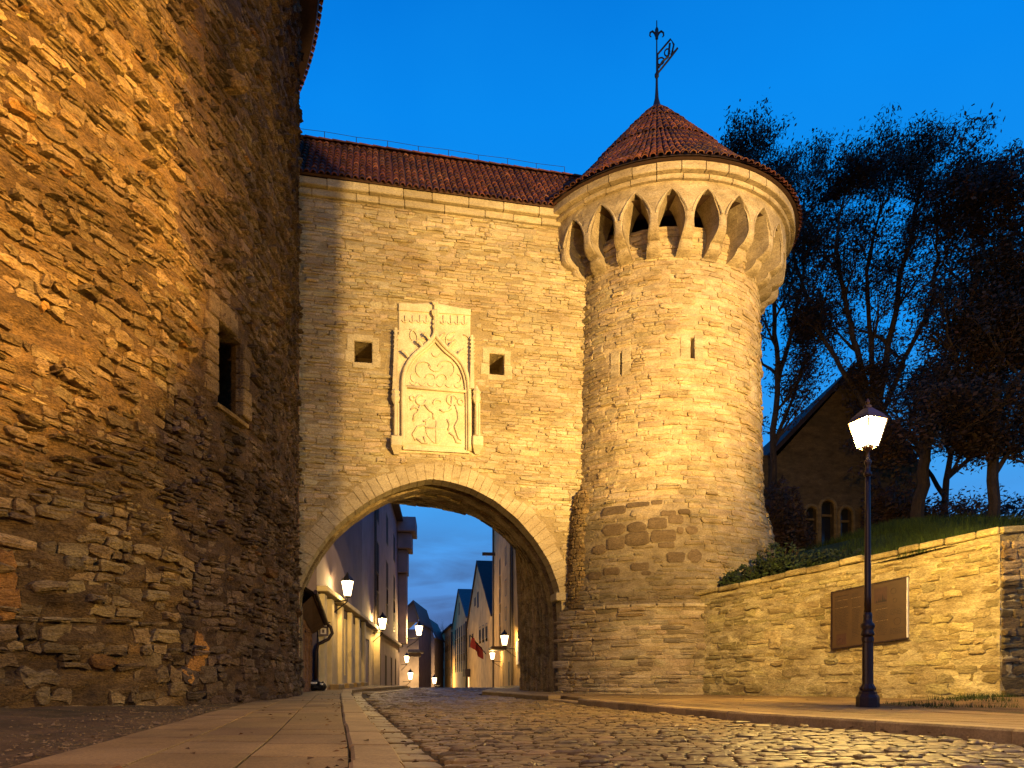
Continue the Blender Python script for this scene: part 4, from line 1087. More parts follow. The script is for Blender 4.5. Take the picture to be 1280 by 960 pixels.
# ================================================================== STREET LAMP
LX, LY, LZ = 4.79, 9.48, .115
def lantern_post(loc, label, group=None):
    t = empty('street_lamp', label, 'street lamp', loc, group)
    x, y, z = loc
    B().lathe([(.145, 0), (.145, .13), (.13, .155), (.115, .17), (.115, .20), (.085, .22)], loc, 8, rot=.5).obj('plinth', M_iron, t)
    b = B(); b.smooth = False; b.lathe([(.10, .22), (.105, .25), (.08, .29), (.07, .31), (.068, .86), (.075, .88), (.075, .93), (.062, .95)], loc, 20, .10); b.obj('fluted_base', M_iron, t)
    b = B(); b.smooth = True; b.lathe([(.075, .95), (.088, .98), (.075, 1.02), (.07, 1.04), (.088, 1.08), (.088, 1.11), (.06, 1.14), (.055, 1.2), (.06, 1.23), (.045, 1.27)], loc, 16); b.obj('collar', M_iron, t)
    b = B(); b.smooth = True; b.lathe([(.045, 1.25), (.042, 1.5), (.036, 2.6), (.032, 3.12)], loc, 14); b.obj('shaft', M_iron, t)
    b = B(); b.smooth = True; b.lathe([(.032, 3.10), (.05, 3.12), (.05, 3.15), (.03, 3.17), (.03, 3.25), (.045, 3.28), (.045, 3.31), (.022, 3.34), (.02, 3.44), (.06, 3.475), (.075, 3.49)], loc, 12); b.obj('neck', M_iron, t)
    lz = 3.49
    b = B(); rot = .5
    def cor(k, r, h): a = math.pi/2*k+math.pi/4+.35; return Vector((x+r*math.cos(a), y+r*math.sin(a), z+h))
    for k in range(4):
        b.tube([cor(k, .125, lz), cor(k, .235, lz+.36)], .011, 4)
        b.tube([cor(k, .125, lz), cor(k+1, .125, lz)], .011, 4); b.tube([cor(k, .235, lz+.36), cor(k+1, .235, lz+.36)], .013, 4)
    b.obj('lantern_frame', M_iron, t)
    for k in range(4):
        vs = [cor(k, .122, lz+.005), cor(k+1, .122, lz+.005), cor(k+1, .23, lz+.355), cor(k, .23, lz+.355)]
        B().add(vs, [(0, 1, 2, 3)]).obj('lantern_pane', M_lampglass, t)
    b = B(); n = 4
    vs = [cor(k, .25, lz+.36) for k in range(4)]+[cor(k, .19, lz+.43) for k in range(4)]+[cor(k, .06, lz+.53) for k in range(4)]
    b.add(vs, [(k, (k+1) % 4, 4+(k+1) % 4, 4+k) for k in range(4)]+[(4+k, 4+(k+1) % 4, 8+(k+1) % 4, 8+k) for k in range(4)]+[(8, 9, 10, 11)])
    b.lathe([(.05, .0), (.05, .03), (.02, .05), (.03, .08), (.005, .13)], (x, y, z+lz+.53), 8); b.obj('lantern_roof', M_iron, t)
    b = B(); b.smooth = True; b.lathe([(.02, 0), (.035, .05), (.045, .1), (.03, .16), (.01, .19)], (x, y, z+lz+.12), 8); b.obj('bulb', M_bulb, t)
    point('lamp_light', (x, y, z+lz+.20), 2700, (1, .62, .15), .05)
    return t
lantern_post((LX, LY, LZ), 'black cast iron street lamp with bright lantern in front of the retaining wall')
point('lamp_light', (-1.5, -3.0, 4.6), 2000, (1, .49, .11), .06)

# grass tufts at the foot of the wall on the right, soil patch
def zpatch(x, y): return .115+.10*max(0, 1-((x-8.6)**2/9+(y-10.6)**2/2.2))+noise.noise(Vector((x*2, y*2, 0)))*.02
def pl0(y): return rp_out(y)-.05
sheet('soil_bed', pl0, lambda y: 14, [-2+.14*i for i in range(102)], 70, zpatch, M_soil)
b = B()
def blade(b, x, y, z, h, r, t):
    a = rng.random()*6.28; dx, dy = math.cos(a), math.sin(a); lx, ly = jit(rng, .5)*h, jit(rng, .5)*h
    b.add([(x-dx*r, y-dy*r, z), (x+dx*r, y+dy*r, z), (x+lx, y+ly, z+h)], [(0, 1, 2)], t)
for _ in range(9000):
    y = rng.uniform(9.2, 12.6); x = rng.uniform(pl0(y)+.2, 10.5)
    if noise.noise(Vector((x*1.2, y*1.2, 3))) < .02: continue
    p = Vector((x, y, 0))-G1
    d = (Vector((x, y, 0))-G0).dot(gn)
    if x < 8.4 and d < .05: continue
    g = rng.uniform(.5, 1.4); blade(b, x, y, zpatch(x, y)-.01, rng.uniform(.03, .12), .005, (g, g*.9, g))
b.obj('grass_tufts', M_grass, None, kind='stuff')

# ================================================================== GRASS BANK BEHIND THE WALL
def bank_z(x, y):
    p = Vector((x, y, 0)); d = -(p-G0).dot(gn); d2 = -(p-G1).dot(gn2)
    dd = min(d, d2+.0) if x > 8 else d
    u = (p-G0).dot(gd); base = 2.28+.62*max(0, min(1.3, u/gL))
    dd = max(0, dd-.3)
    z = base+min(dd*.24, 1.4)+max(0, min(dd-3, 14))*.10
    z += .5*max(0, min(1, (x-6)/6))*min(1, dd/3)
    return z+noise.noise(Vector((x*.8, y*.8, 1)))*.06
bk = B(); pts = []; nx, ny = 60, 60
for j in range(ny):
    for i in range(nx):
        dd = .25+(j/(ny-1))**1.6*34; u = -3+i/(nx-1)*34
        if u < gL: p = G0+gd*u-gn*dd
        else: p = G1+(gd2)*(u-gL)-gn2*dd
        t = max(0, min(1, (u-gL+3)/6)); pa = G0+gd*u-gn*dd; pb_ = G1+gd2*(u-gL)-gn2*dd; p = pa.lerp(pb_, t)
        pts.append((p.x, p.y, bank_z(p.x, p.y)))
bk.grid(pts, nx, ny); bk.obj('grass_bank', M_grass, None, kind='structure')
b = B()
for _ in range(26000):
    u = rng.uniform(1.5, 13); dd = .35+rng.random()**1.5*9
    t = max(0, min(1, (u-gL+3)/6)); pa = G0+gd*u-gn*dd; pb_ = G1+gd2*(u-gL)-gn2*dd; p = pa.lerp(pb_, t)
    if (Vector((p.x, p.y, 0))-TCc).length < 3.2: continue
    g = rng.uniform(.5, 1.5); blade(b, p.x, p.y, bank_z(p.x, p.y)-.02, rng.uniform(.08, .3), .009, (g, g, g*.8))
b.obj('grass', M_grass, None, kind='stuff')
def shrub(c, rx, rz, n, label, mat=M_bush, lf=.05):
    t = empty('shrub', label, 'shrub', c); b = B(); st = B()
    for _ in range(n):
        v = Vector((jit(rng, 1), jit(rng, 1), rng.random())); 
        if v.length > 1: v = v.normalized()*rng.uniform(.6, 1)
        k = 1+.45*noise.noise(Vector((v.x*3+c[0], v.y*3, v.z*3))); p = Vector(c)+Vector((v.x*rx, v.y*rx, v.z*rz))*k
        leaf(b, p, lf*rng.uniform(.6, 1.3))
    for k in range(9):
        a = rng.random()*6.28; st.tube([c, Vector(c)+Vector((math.cos(a)*rx*.4, math.sin(a)*rx*.4, rz*.5)), Vector(c)+Vector((math.cos(a)*rx*.7, math.sin(a)*rx*.7, rz*.9))], [.02, .013, .005], 4)
    b.obj('foliage', mat, t); st.obj('stem', M_bark, t)
def leaf(b, p, r, tint=None):
    a = Vector((jit(rng, 1), jit(rng, 1), jit(rng, 1))).normalized(); c = a.orthogonal().normalized()*r*.55; a = a*r
    g = rng.uniform(.5, 1.4); b.add([p-a, p+c*.9, p+a, p-c], [(0, 1, 2, 3)], tint or (g, g*rng.uniform(.8, 1.1), g))
shrub((5.2, 15.95, 2.35), .5, .6, 3000, 'dark leafy bush against the round tower at the low end of the wall')
shrub((5.95, 15.7, 2.45), .6, .95, 4000, 'taller dark bush with two upright shoots beside the round tower')
shrub((7.2, 16.2, 2.9), 1.0, .5, 3000, 'low spreading dark bush behind the wall under the arched windows')
shrub((8.6, 22.5, 3.6), 1.0, 3.0, 9000, 'tall dark ivy covered shrub between the round tower and the arched windows', M_leaf, .08)
shrub((12.2, 22.5, 4.2), 1.2, 2.6, 9000, 'dense dark shrub at the right corner of the stone house', M_leaf, .08)
shrub((17.5, 26, 4.6), 3.4, 2.6, 9000, 'tall loose thicket on the crest of the bank beyond the rightmost trunk', M_leaf, .09)
shrub((13.9, 22.5, 4.6), 1.8, 1.6, 7000, 'low spreading thicket on the crest of the bank under the leaning tree', M_leaf, .07)

# ================================================================== HOUSE ON THE BANK
hs = empty('stone_house', 'dark gabled stone house with triple arched windows behind the lamp', 'house', (10.5, 26, 3))
HYY = 26.0
def MH(u, v, w): return Vector((u, HYY-w+.12*(u-9), v))
def hp(px, py): 
    return ((px-CX)/F*HYY, EYE+(HY-py)/F*HYY)
wins = []
def hx(px): # solve u with skew
    t = (px-CX)/F; return t*(HYY-1.08)/(1-.12*t)
for (a, c, y0, y1) in ((1007, 1020, 632, 690), (1026, 1042, 623, 690), (1050, 1064, 632, 690)):
    Yc = HYY; wins.append((hx(a), hx(c), EYE+(HY-y1)/F*Yc, EYE+(HY-y0)/F*Yc))
b = B(); hL, hR = hx(950), hx(1150); zt = EYE+(HY-560)/F*26
skin(b, MH, hL, hR, 1.5, 8.7, .35, wins, .03, 2, .35)
ap = hx(1062); az_ = EYE+(HY-478)/F*27
b.add([MH(hx(972), 8.7, 0), MH(hR-.6, 8.7, 0), MH(ap, az_, 0), MH(hx(972), 8.7, -9), MH(hR-.6, 8.7, -9), MH(ap, az_, -9)], [(0, 1, 2), (3, 5, 4)])
b.add([MH(hL, 1.5, 0), MH(hL, 8.7, 0), MH(hL, 8.7, -9), MH(hL, 1.5, -9), MH(hR, 1.5, 0), MH(hR, 8.7, 0), MH(hR, 8.7, -9), MH(hR, 1.5, -9)], [(0, 3, 2, 1), (4, 5, 6, 7), (3, 7, 6, 2), (1, 2, 6, 5)])
b.obj('wall', M_church, hs)
b = B()
for (x0, x1) in ((hx(972)-.3, ap), (hR-.3, ap)):
    zz = 8.6; b.add([MH(x0, zz, .3), MH(x1, az_+.08, .3), MH(x1, az_+.08, -9.2), MH(x0, zz, -9.2), MH(x0, zz+.22, .3), MH(x1, az_+.3, .3), MH(x1, az_+.3, -9.2), MH(x0, zz+.22, -9.2)], [(0, 1, 2, 3), (4, 7, 6, 5), (0, 4, 5, 1), (0, 3, 7, 4), (3, 2, 6, 7)])
b.obj('roof', M_slate, hs)
for i, w in enumerate(wins):
    um = (w[0]+w[1])/2; r = (w[1]-w[0])/2
    B().box((w[0], w[2], -.3), (w[1], w[3], -.27), (1, 1, 1), MH).obj('window_pane', M_pane, hs)
    f = B(); f.tube([MH(w[0]-.06, w[2], .04), MH(w[0]-.06, w[3]-r, .04)]+[MH(um-(r+.06)*math.cos(t*math.pi/8), w[3]-r+(r+.06)*math.sin(t*math.pi/8), .04) for t in range(1, 8)]+[MH(w[1]+.06, w[3]-r, .04), MH(w[1]+.06, w[2], .04)], .07, 6, True, (1.8, 1.8, 1.6)); f.obj('window_arch', M_church, hs)
    f = B(); vs = []
    for sg in (-1, 1):   # spandrel fillers that round the head
        pts = [MH(um+sg*r, w[3]-r, -.05), MH(um+sg*r, w[3], -.05), MH(um, w[3], -.05)]+[MH(um+sg*r*math.sin(t*math.pi/12), w[3]-r+r*math.cos(t*math.pi/12), -.05) for t in range(0, 7)]
        f.add(pts, [tuple(range(10))])
    f.obj('arch_spandrel', M_church, hs)
    B().box((w[0], w[3]-r*2.2, -.24), (w[1], w[3]-r*2.2+.08, -.16), (1.5, 1.5, 1.5), MH).obj('window_bar', M_church, hs)
B().tube([MH(wins[0][0]-.35, w[2], .1), MH(wins[0][0]-.35, wins[0][3]+.1, .1)], .1, 6, True, (1.8, 1.7, 1.5)).obj('pilaster', M_church, hs)
B().tube([MH(wins[2][1]+.5, w[2], .1), MH(wins[2][1]+.5, wins[0][3]+.1, .1)], .1, 6, True, (1.5, 1.4, 1.2)).obj('pilaster', M_church, hs)

# ================================================================== TREES
def tree(base, label, stems, seed, nleaf, lf=.075, bare=False, sc=1., spread=1., name='broadleaf_tree'):
    r_ = random.Random(seed); t = empty(name, label, 'tree', base); tb = B(); cb = B(); segs = []
    def grow(p, d, L, rad, depth):
        n = 4; pts = [p]; rs = [rad]
        for i in range(n):
            d = (d+Vector((r_.uniform(-1, 1), r_.uniform(-1, 1), r_.uniform(-.6, .9)))*.2).normalized(); p = p+d*L/n; pts.append(p); rs.append(rad*(1-.5*(i+1)/n))
        (tb if depth < 2 else cb).tube(pts, rs, 6 if depth < 2 else (4 if depth < 4 else 3), False)
        if depth >= 3: segs.extend(pts[1:])
        if depth >= 5: segs.append(pts[-1]); segs.append(pts[-1]); return
        for i in range(4 if depth < 4 else 2):
            f = r_.choice((1, 2, 3)) if i else 4
            nd = (d+Vector((r_.uniform(-1, 1), r_.uniform(-1, 1), r_.uniform(-.6, .75)))*(.75 if i else .35)*spread).normalized()
            grow(pts[f], nd, L*r_.uniform(.58, .78), rs[f]*.66, depth+1)
    for (pts, rad, L) in stems:
        pts = [Vector(p) for p in pts]; n = len(pts)
        fine = []
        for i in range(n-1):
            for j in range(4): fine.append(pts[i].lerp(pts[i+1], j/4)+Vector((r_.uniform(-1, 1), r_.uniform(-1, 1), 0))*rad*.35*(i+j > 0))
        fine.append(pts[-1]); m = len(fine)
        tb.tube(fine, [rad*(1-.65*i/(m-1)) for i in range(m)], 8, True)
        for i in range(4, m, 2):
            d0 = (fine[i]-fine[i-1]).normalized(); k = 1 if i < m-1 else 3
            for _ in range(k): grow(fine[i], (d0*.6+Vector((r_.uniform(-1, 1), r_.uniform(-1, 1), r_.uniform(-.1, .7)))*.75*spread).normalized(), L*(1-.25*i/m), rad*(1-.65*i/(m-1))*.6, 2 if i < m-1 else 1.5)
    tb.obj('trunk', M_bark, t); cb.obj('branch', M_bark, t, kind='stuff')
    if not bare:
        lb = B(); cells = {}
        for e in segs: cells.setdefault((int(e.x/.32), int(e.y/.45), int(e.z/.32)), []).append(e)
        keys = sorted(cells); kk = [len(cells[k])**.35 for k in keys]; pick = r_.choices(keys, kk, k=nleaf)
        for ke in pick:
            e = r_.choice(cells[ke])
            if noise.noise(e*.9+Vector((seed, 0, 0))) < -.22: continue
            q = e+Vector((r_.gauss(0, 1), r_.gauss(0, 1), r_.gauss(0, .8)))*.16*sc
            leaf(lb, q, lf*r_.uniform(.5, 1.3))
        lb.obj('crown', M_leaf, t, kind='stuff')
    zs_ = [p.z for p in segs]; print(label[:30], len(segs), pix(Vector((base[0], base[1], max(zs_))))); return t
Y1 = 23.0
def T(px, py, Y=Y1): return P(px, py, Y)
tree(T(1098, 665), 'tall open crowned tree rising straight behind the lamp', [([T(1096, 670), T(1094, 560), T(1092, 505)], .19, .8),
     ([T(1092, 520), T(1072, 440), T(1055, 370), T(1045, 310, 22), T(1048, 270, 22)], .11, 1.2), ([T(1093, 520), T(1088, 430), T(1082, 340), T(1100, 265, 24)], .10, 1.3),
     ([T(1095, 520), T(1112, 430), T(1125, 350), T(1138, 300, 23), T(1145, 255, 23)], .12, 1.2), ([T(1099, 530), T(1130, 450), T(1165, 380), T(1172, 320, 22), T(1170, 280, 22)], .09, 1.15), ([T(1088, 520), T(1052, 460), T(1020, 410), T(995, 330, 23), T(985, 270, 23)], .09, 1.4)], 3, 70000, .07)
tree(T(1150, 650, 21), 'dark dense leaning tree at the right edge of the bank', [([T(1148, 660, 21), T(1152, 590, 21), T(1168, 530, 21), T(1200, 470, 20), T(1230, 440, 20)], .20, 1.5),
     ([T(1168, 530, 21), T(1190, 440, 21), T(1215, 370, 21), T(1230, 310, 21)], .13, 1.6)], 8, 30000, .075)
tree(T(1238, 640, 20), 'broad dark tree at the far right with foliage hanging over the bank', [([T(1240, 660, 20), T(1245, 540, 20), T(1250, 440, 20), T(1258, 390, 20), T(1262, 365, 20)], .16, 1.4), ([T(1245, 570, 20), T(1215, 540, 20), T(1180, 545, 20)], .09, 1.4), ([T(1245, 590, 20), T(1265, 560, 20), T(1290, 560, 20)], .08, 1.3), ([T(1245, 520, 20), T(1275, 470, 19), T(1300, 430, 19)], .1, 1.5)], 12, 40000, .075)
tree(P(1345, 640, 20), 'dark tree whose branches reach in from beyond the right edge', [([P(1345, 660, 20), P(1335, 540, 20), P(1315, 440, 20), P(1300, 360, 20), P(1290, 310, 20)], .17, 1.6), ([P(1335, 570, 20), P(1295, 520, 20), P(1265, 500, 20)], .1, 1.5), ([P(1340, 600, 20), P(1300, 585, 20), P(1270, 575, 20)], .08, 1.2)], 31, 40000, .08)
tree(P(1175, 640, 26), 'round leafy thicket tree filling the gap behind the leaning tree', [([P(1178, 665, 26), P(1182, 600, 26), P(1195, 540, 26), P(1205, 490, 26)], .14, 1.7), ([P(1182, 600, 26), P(1215, 570, 26), P(1235, 540, 26)], .09, 1.6), ([P(1180, 620, 26), P(1150, 570, 26), P(1140, 530, 26)], .09, 1.4)], 37, 34000, .08)
tree(T(975, 650, 25), 'slender tree half hidden by the round tower at its right side', [([T(968, 670, 25), T(966, 560, 25), T(972, 470, 25), T(968, 400, 25), T(960, 310, 25), T(955, 240, 25)], .13, 1.5), ([T(972, 480, 25), T(990, 410, 25), T(1005, 340, 25), T(1005, 250, 25)], .09, 1.4), ([T(966, 560, 25), T(990, 500, 25), T(1005, 450, 25)], .08, 1.2)], 21, 44000, .07)

# ================================================================== STREET BEYOND THE GATE
def facade(name, label, p0, p1, z0, z1, depth, mat, holes, side, roofmat=M_slate, gable=None, cat='house', eave=.3, roof_h=None, panes=True, lowermat=None, zl=None):
    "p0->p1 along the street; side=-1 the house stands to the left of it, +1 to the right"
    p0, p1 = Vector((*p0, 0)), Vector((*p1, 0)); d = (p1-p0); L = d.length; d.normalize(); n = Vector((d.y, -d.x, 0))*(-side)   # n points to the street
    t = empty(name, label, cat, p0+Vector((0, 0, 0)))
    def M(u, v, w): return p0+d*u+n*w+Vector((0, 0, v))
    def quadM(u, v, w): return M(u, v, w)
    b = B(); skin(b, M, 0, L, z0, z1, 3., holes, 0, 1, .035)
    q = [M(0, z0, 0), M(0, z1, 0), M(0, z1, -depth), M(0, z0, -depth), M(L, z0, 0), M(L, z1, 0), M(L, z1, -depth), M(L, z0, -depth)]
    b.add(q, [(0, 1, 2, 3), (4, 7, 6, 5), (3, 2, 6, 7), (1, 5, 6, 2)])
    if gable:
        b.add([M(0, z1, 0), M(L, z1, 0), M(L/2, gable, 0), M(0, z1, -depth), M(L, z1, -depth), M(L/2, gable, -depth)], [(0, 1, 2), (3, 5, 4)])
    b.obj('wall', mat, t)
    r = B()
    if gable:
        for (ua, ub) in ((-.25, L/2), (L+.25, L/2)):
            r.add([M(ua, z1-.2, .15), M(ub, gable+.02, .15), M(ub, gable+.02, -depth), M(ua, z1-.2, -depth), M(ua, z1+.0, .15), M(ub, gable+.22, .15), M(ub, gable+.22, -depth), M(ua, z1, -depth)], [(0, 1, 2, 3), (4, 5, 6, 7), (0, 4, 5, 1), (0, 3, 7, 4), (3, 2, 6, 7)])
    else:
        h = roof_h or 2.5
        r.add([M(-.1, z1, eave), M(L+.1, z1, eave), M(L+.1, z1+h, -depth/2), M(-.1, z1+h, -depth/2), M(-.1, z1, -depth), M(L+.1, z1, -depth)], [(0, 1, 2, 3), (3, 2, 5, 4), (0, 3, 4), (1, 5, 2)])
        r.box((-.08, z1-.25, -.02), (L+.08, z1-.01, eave), (1, 1, 1), M)
    r.obj('roof', roofmat, t)
    for h in holes:
        w_ = B(); w_.box((h[0]+.02, h[2]+.02, -.03), (h[1]-.02, h[3]-.02, -.008), (1, 1, 1), M); fr_ = B()
        um = (h[0]+h[1])/2
        fr_.box((um-.03, h[2]+.03, -.006), (um+.03, h[3]-.03, .012), (1, 1, 1), M)
        for (a0, a1, b0, b1) in ((h[0], h[1], h[2], h[2]+.07), (h[0], h[1], h[3]-.07, h[3]), (h[0], h[0]+.07, h[2]+.07, h[3]-.07), (h[1]-.07, h[1], h[2]+.07, h[3]-.07)): fr_.box((a0+.001, b0, -.007), (a1-.001, b1, .016), (1, 1, 1), M)
        wo_ = fr_.obj('window', M_frame, t); w_.obj('pane', M_panedull, wo_)
    return t, M
def lf_(Y, o=-3.66): return (o-.0989*Y, Y)
# left A : cream ground floor with pilasters, lilac above
YA0, YA1 = 20.5, 32.0
kf = 1.00488
def uA(Y): return (Y-YA0)*kf
hA = [(uA(a), uA(c), .55, 2.65) for a, c in ((23.0, 23.9), (25.1, 26.2), (27.7, 28.7), (30.0, 31.0))]
tA, MA = facade('plastered_house', 'lilac grey house with cream pilastered ground floor just past the arch on the left', lf_(YA0), lf_(YA1), -1, 9.5, 8, M_lilac, [(h[0], h[1], 3.8+4, 3.8+5) for h in hA[:0]], -1, roof_h=3)
b = B(); skin(b, lambda u, v, w: MA(u, v, w+.05), 0, uA(YA1), -1, 3.1, 3, hA, 0, 1, .25); b.obj('ground_floor_wall', M_cream, tA)
for h in hA: B().box((h[0], h[2], -.19), (h[1], h[3], -.15), (1, 1, 1), MA).obj('shop_window', M_pane, tA)
for Y in (20.9, 22.3, 24.5, 27.0, 29.4, 31.6):
    B().cbox((uA(Y)-.22, -.6, .03), (uA(Y)+.22, 2.95, .20), .02, (1, 1, 1), MA).obj('pilaster', M_cream, tA)
B().cbox((-.05, 3.0, .0), (uA(YA1), 3.16, .32), .02, (1, 1, 1), MA).obj('cornice', M_cream, tA)
B().box((0, -.5, .0), (uA(YA1), .18, .12), (1, 1, 1), MA).obj('plinth', M_brown, tA)
for k, Y in enumerate((22.0, 24.4, 26.8, 29.2)): B().cbox((uA(Y), -.1, .13), (uA(Y)+1.3, .27, .42), .02, (1, 1, 1), MA).obj('step', M_kerb, tA)
# left B
YB1 = 60.
def uB(Y): return (Y-32.05)*kf
hB = [(uB(Y)-.8, uB(Y)+.8, z0, z1) for Y in (39.8, 46.6, 53.4) for z0, z1 in ((3.9, 5.3), (6.3, 8.1), (9.2, 11.2))]+[(uB(Y)-.6, uB(Y)+.6, -.2, 1.9) for Y in (41, 45.5, 50.5, 55)]
tB, MB2 = facade('tall_house', 'tall pale grey house with three rows of windows on the left of the street', lf_(32.05), lf_(YB1), -2, 13.2, 9, M_grey, hB, -1, roof_h=3, eave=.5)
B().cbox((0, 2.95, .0), (uB(YB1), 3.15, .3), .02, (1, 1, 1), MB2).obj('cornice', M_grey, tB)
b = B(); skin(b, lambda u, v, w: MB2(u, v, w+.05), 0, uB(37.5), -1, 2.9, 2, [(uB(33.2), uB(34.6), -.5, 2.3)], 0, 1, .3); b.obj('ground_floor_wall', M_cream, tB)
b = B(); b.tube([MB2(uB(37.5), -.8, .1), MB2(uB(37.5), 13, .1)], .07, 8); b.obj('downpipe', M_frame, tB)
B().cbox((uB(37.2), -.4, -.02), (uB(37.35), 2.95, .35), .01, (1, 1, 1), MB2).obj('pilaster', M_cream, tB)
for (Ya, ww, z0, z1) in ((56.5, 1.5, 12.2, 13.35), (57., 1.15, 10.9, 12.15), (57.5, .8, 9.0, 10.85), (58, .7, 3.2, 8.95)): B().cbox((uB(Ya), z0, .01), (uB(60), z1, ww), .04, (1, 1, 1), MB2).obj('oriel_step', M_grey, tB)
B().tube([MB2(uB(52), 13.3, -.6), MB2(uB(52), 15.6, -.6)], .05, 6).obj('flagpole', M_black, tB)
# small houses further down on the left
def boxhouse(name, label, x0, x1, Y, dep, z1, zg, mat, roofm, apx=None, wins=()):
    t = empty(name, label, 'house', ((x0+x1)/2, Y, -2))
    def M(u, v, w): return Vector((x0+u, Y-w, v))
    L = x1-x0; apx = (apx-x0) if apx is not None else L/2
    b = B(); skin(b, M, 0, L, -4, z1, 4, wins, 0, 1, .2)
    b.add([M(0, -4, 0), M(0, z1, 0), M(0, z1, -dep), M(0, -4, -dep), M(L, -4, 0), M(L, z1, 0), M(L, z1, -dep), M(L, -4, -dep)], [(0, 3, 2, 1), (4, 5, 6, 7)])
    b.add([M(0, z1, 0), M(L, z1, 0), M(apx, zg, 0)], [(0, 1, 2)]); b.obj('wall', mat, t)
    r = B()
    for ua in (-.2, L+.2): r.add([M(ua, z1-.1, .3), M(apx, zg, .3), M(apx, zg, -dep), M(ua, z1-.1, -dep), M(ua, z1+.1, .3), M(apx, zg+.25, .3), M(apx, zg+.25, -dep), M(ua, z1+.1, -dep)], [(0, 1, 2, 3), (4, 5, 6, 7), (0, 4, 5, 1), (0, 3, 7, 4)])
    r.obj('roof', roofm, t)
    for h in wins:
        w_ = B(); w_.box((h[0], h[2], -.19), (h[1], h[3], -.15), (1, 1, 1), M).obj('window', M_pane, t)
    return t, M
X = lambda px, Y: (px-CX)/F*Y
Z = lambda py, Y: EYE+(HY-py)/F*Y
boxhouse('gabled_house', 'slate blue gabled house beyond the tall grey house on the left', X(492, 78), X(523.5, 78), 78, 12, Z(778, 78), Z(753, 78), M_bluewall, M_blueroof, X(517, 78), [(1.35+k*.5, 1.65+k*.5, z, z+.7) for k in range(2) for z in (1.5, 3.2, 5.)])
t_, M_ = boxhouse('gabled_house', 'dark blue gabled house furthest down the left side of the street', X(520, 105), X(543, 105), 105, 14, Z(797, 105), Z(774, 105), M_bluewall, M_blueroof, X(535, 105), [(.5+k*.9, .9+k*.9, z, z+.8) for k in range(3) for z in (-.5, 1.5, 3.5)])
boxhouse('far_house', 'low far house closing the end of the street', X(515, 160), X(575, 160), 160, 12, Z(815, 160), Z(800, 160), M_brown, M_slate, None, [(1+k*1.8, 1.6+k*1.8, z, z+1) for k in range(5) for z in (-1, 1.5, 3.6)])
aw = empty('awning', 'blue canopy roof over a doorway low on the left of the street', 'awning', P(519, 814, 70))
B().cbox((X(511, 70), 69.4, Z(816, 70)), (X(527, 70), 72, Z(812, 70)), .05, (1.5, 1.5, 1.5)).obj('canopy', M_blueroof, aw); B().box((X(511.5, 70), 69.6, Z(821, 70)), (X(526.5, 70), 69.9, Z(816.2, 70))).obj('fascia', M_wood, aw)
# right side
def rf_(Y): return (4.5-.0989*Y, Y)
def uR(Y): return (Y-36.)*kf
hR = [(uR(Y)-.55, uR(Y)+.55, z0, z1) for Y in (41.5, 45.6, 50., 55.) for z0, z1 in ((4.45, 5.45), (6.2, 7.4), (8.4, 9.7))]+[(uR(47.5)-.6, uR(47.5)+.6, -.8, 1.6), (uR(52)-.5, uR(52)+.5, -.8, 1.5)]
tR, MR1 = facade('warehouse', 'tall plastered merchant house with hoist beam on the right of the street', rf_(36), rf_(61.5), -3, 14.2, 10, M_beige, hR, 1, roof_h=4, eave=.3)
b = B(); b.box((uR(60)-.12, Z(697, 61), -.5), (uR(60)+.12, Z(697, 61)+.25, 1.1), (1, 1, 1), MR1); b.obj('hoist_beam', M_wood, tR)
B().tube([MR1(uR(44.5), -1, .1), MR1(uR(44.5), 14, .1)], .08, 8).obj('downpipe', M_frame, tR)
B().tube([MR1(uR(61), -1, .1), MR1(uR(61), 14, .1)], .08, 8).obj('downpipe', M_frame, tR)
B().cbox((uR(49), 2.4, 0), (uR(53), 2.6, 1.1), .03, (1, 1, 1), MR1).obj('door_canopy', M_wood, tR)
B().cbox((uR(41), 1.2, .02), (uR(42.2), 2.6, .09), .01, (1, 1, 1), MR1).obj('notice', M_white, tR)
def rl2(Y): return (8.85-.17*Y, Y)
k2 = math.hypot(1, .17)
hh2 = [(x, x+1.4, z, z+z_+.3) for x, z, z_ in ((9.8, 7.6, 1.5), (12.2, 7.9, .9), (3, 4.1, 1.1), (5.5, 4.1, 1.1), (8, 4.1, 1.1), (14.5, 3.8, 1.1), (17.5, 3.8, 1.1))]
hh2 = [h for h in hh2 if h[3] < 5.9]
t2, M2 = facade('gabled_merchant_house', 'beige gabled house with steep dark roof beside the hoist beam house', rl2(62.5), rl2(83.5), -4, 6.0, 14, M_beige, hh2, 1, gable=12.3)
for (x, z, z_) in ((9.8, 7.6, 1.6), (12.4, 8.0, .9)): B().box((x, z, -.05), (x+1.1, z+z_, .02), (1, 1, 1), M2).obj('loft_window', M_panedull, t2)
hh3 = [(x, x+1.5, z, z+1.4) for x in (2.5, 5.5, 8.5, 11.5, 14.5) for z in (1., 3.4, 5.6)]
t3, M3 = facade('gabled_merchant_house', 'smaller gabled house with blue grey roof in the middle of the right row', rl2(83.6), rl2(103.5), -5, 7.6, 14, M_beige, hh3, 1, gable=11.9, roofmat=M_blueroof)
B().box((9.2, 8.6, -.05), (10.2, 10.2, .02), (1, 1, 1), M3).obj('loft_window', M_panedull, t3)
hh4 = [(x, x+1.4, z, z+1.4) for x in (2, 5, 8, 11, 14, 17, 20, 23, 26, 29) for z in (.5, 3., 5.4)]
facade('long_house', 'long low eaved house at the far end of the right row', rl2(103.7), rl2(137), -5, 8.2, 10, M_brown, hh4, 1, roof_h=.9)
for (tt_, MM_, L_) in ((t2, M2, 21.2), (t3, M3, 20.1)): B().tube([MM_(L_, -3, .12), MM_(L_, 7, .12)], .12, 6).obj('downpipe', M_black, tt_)
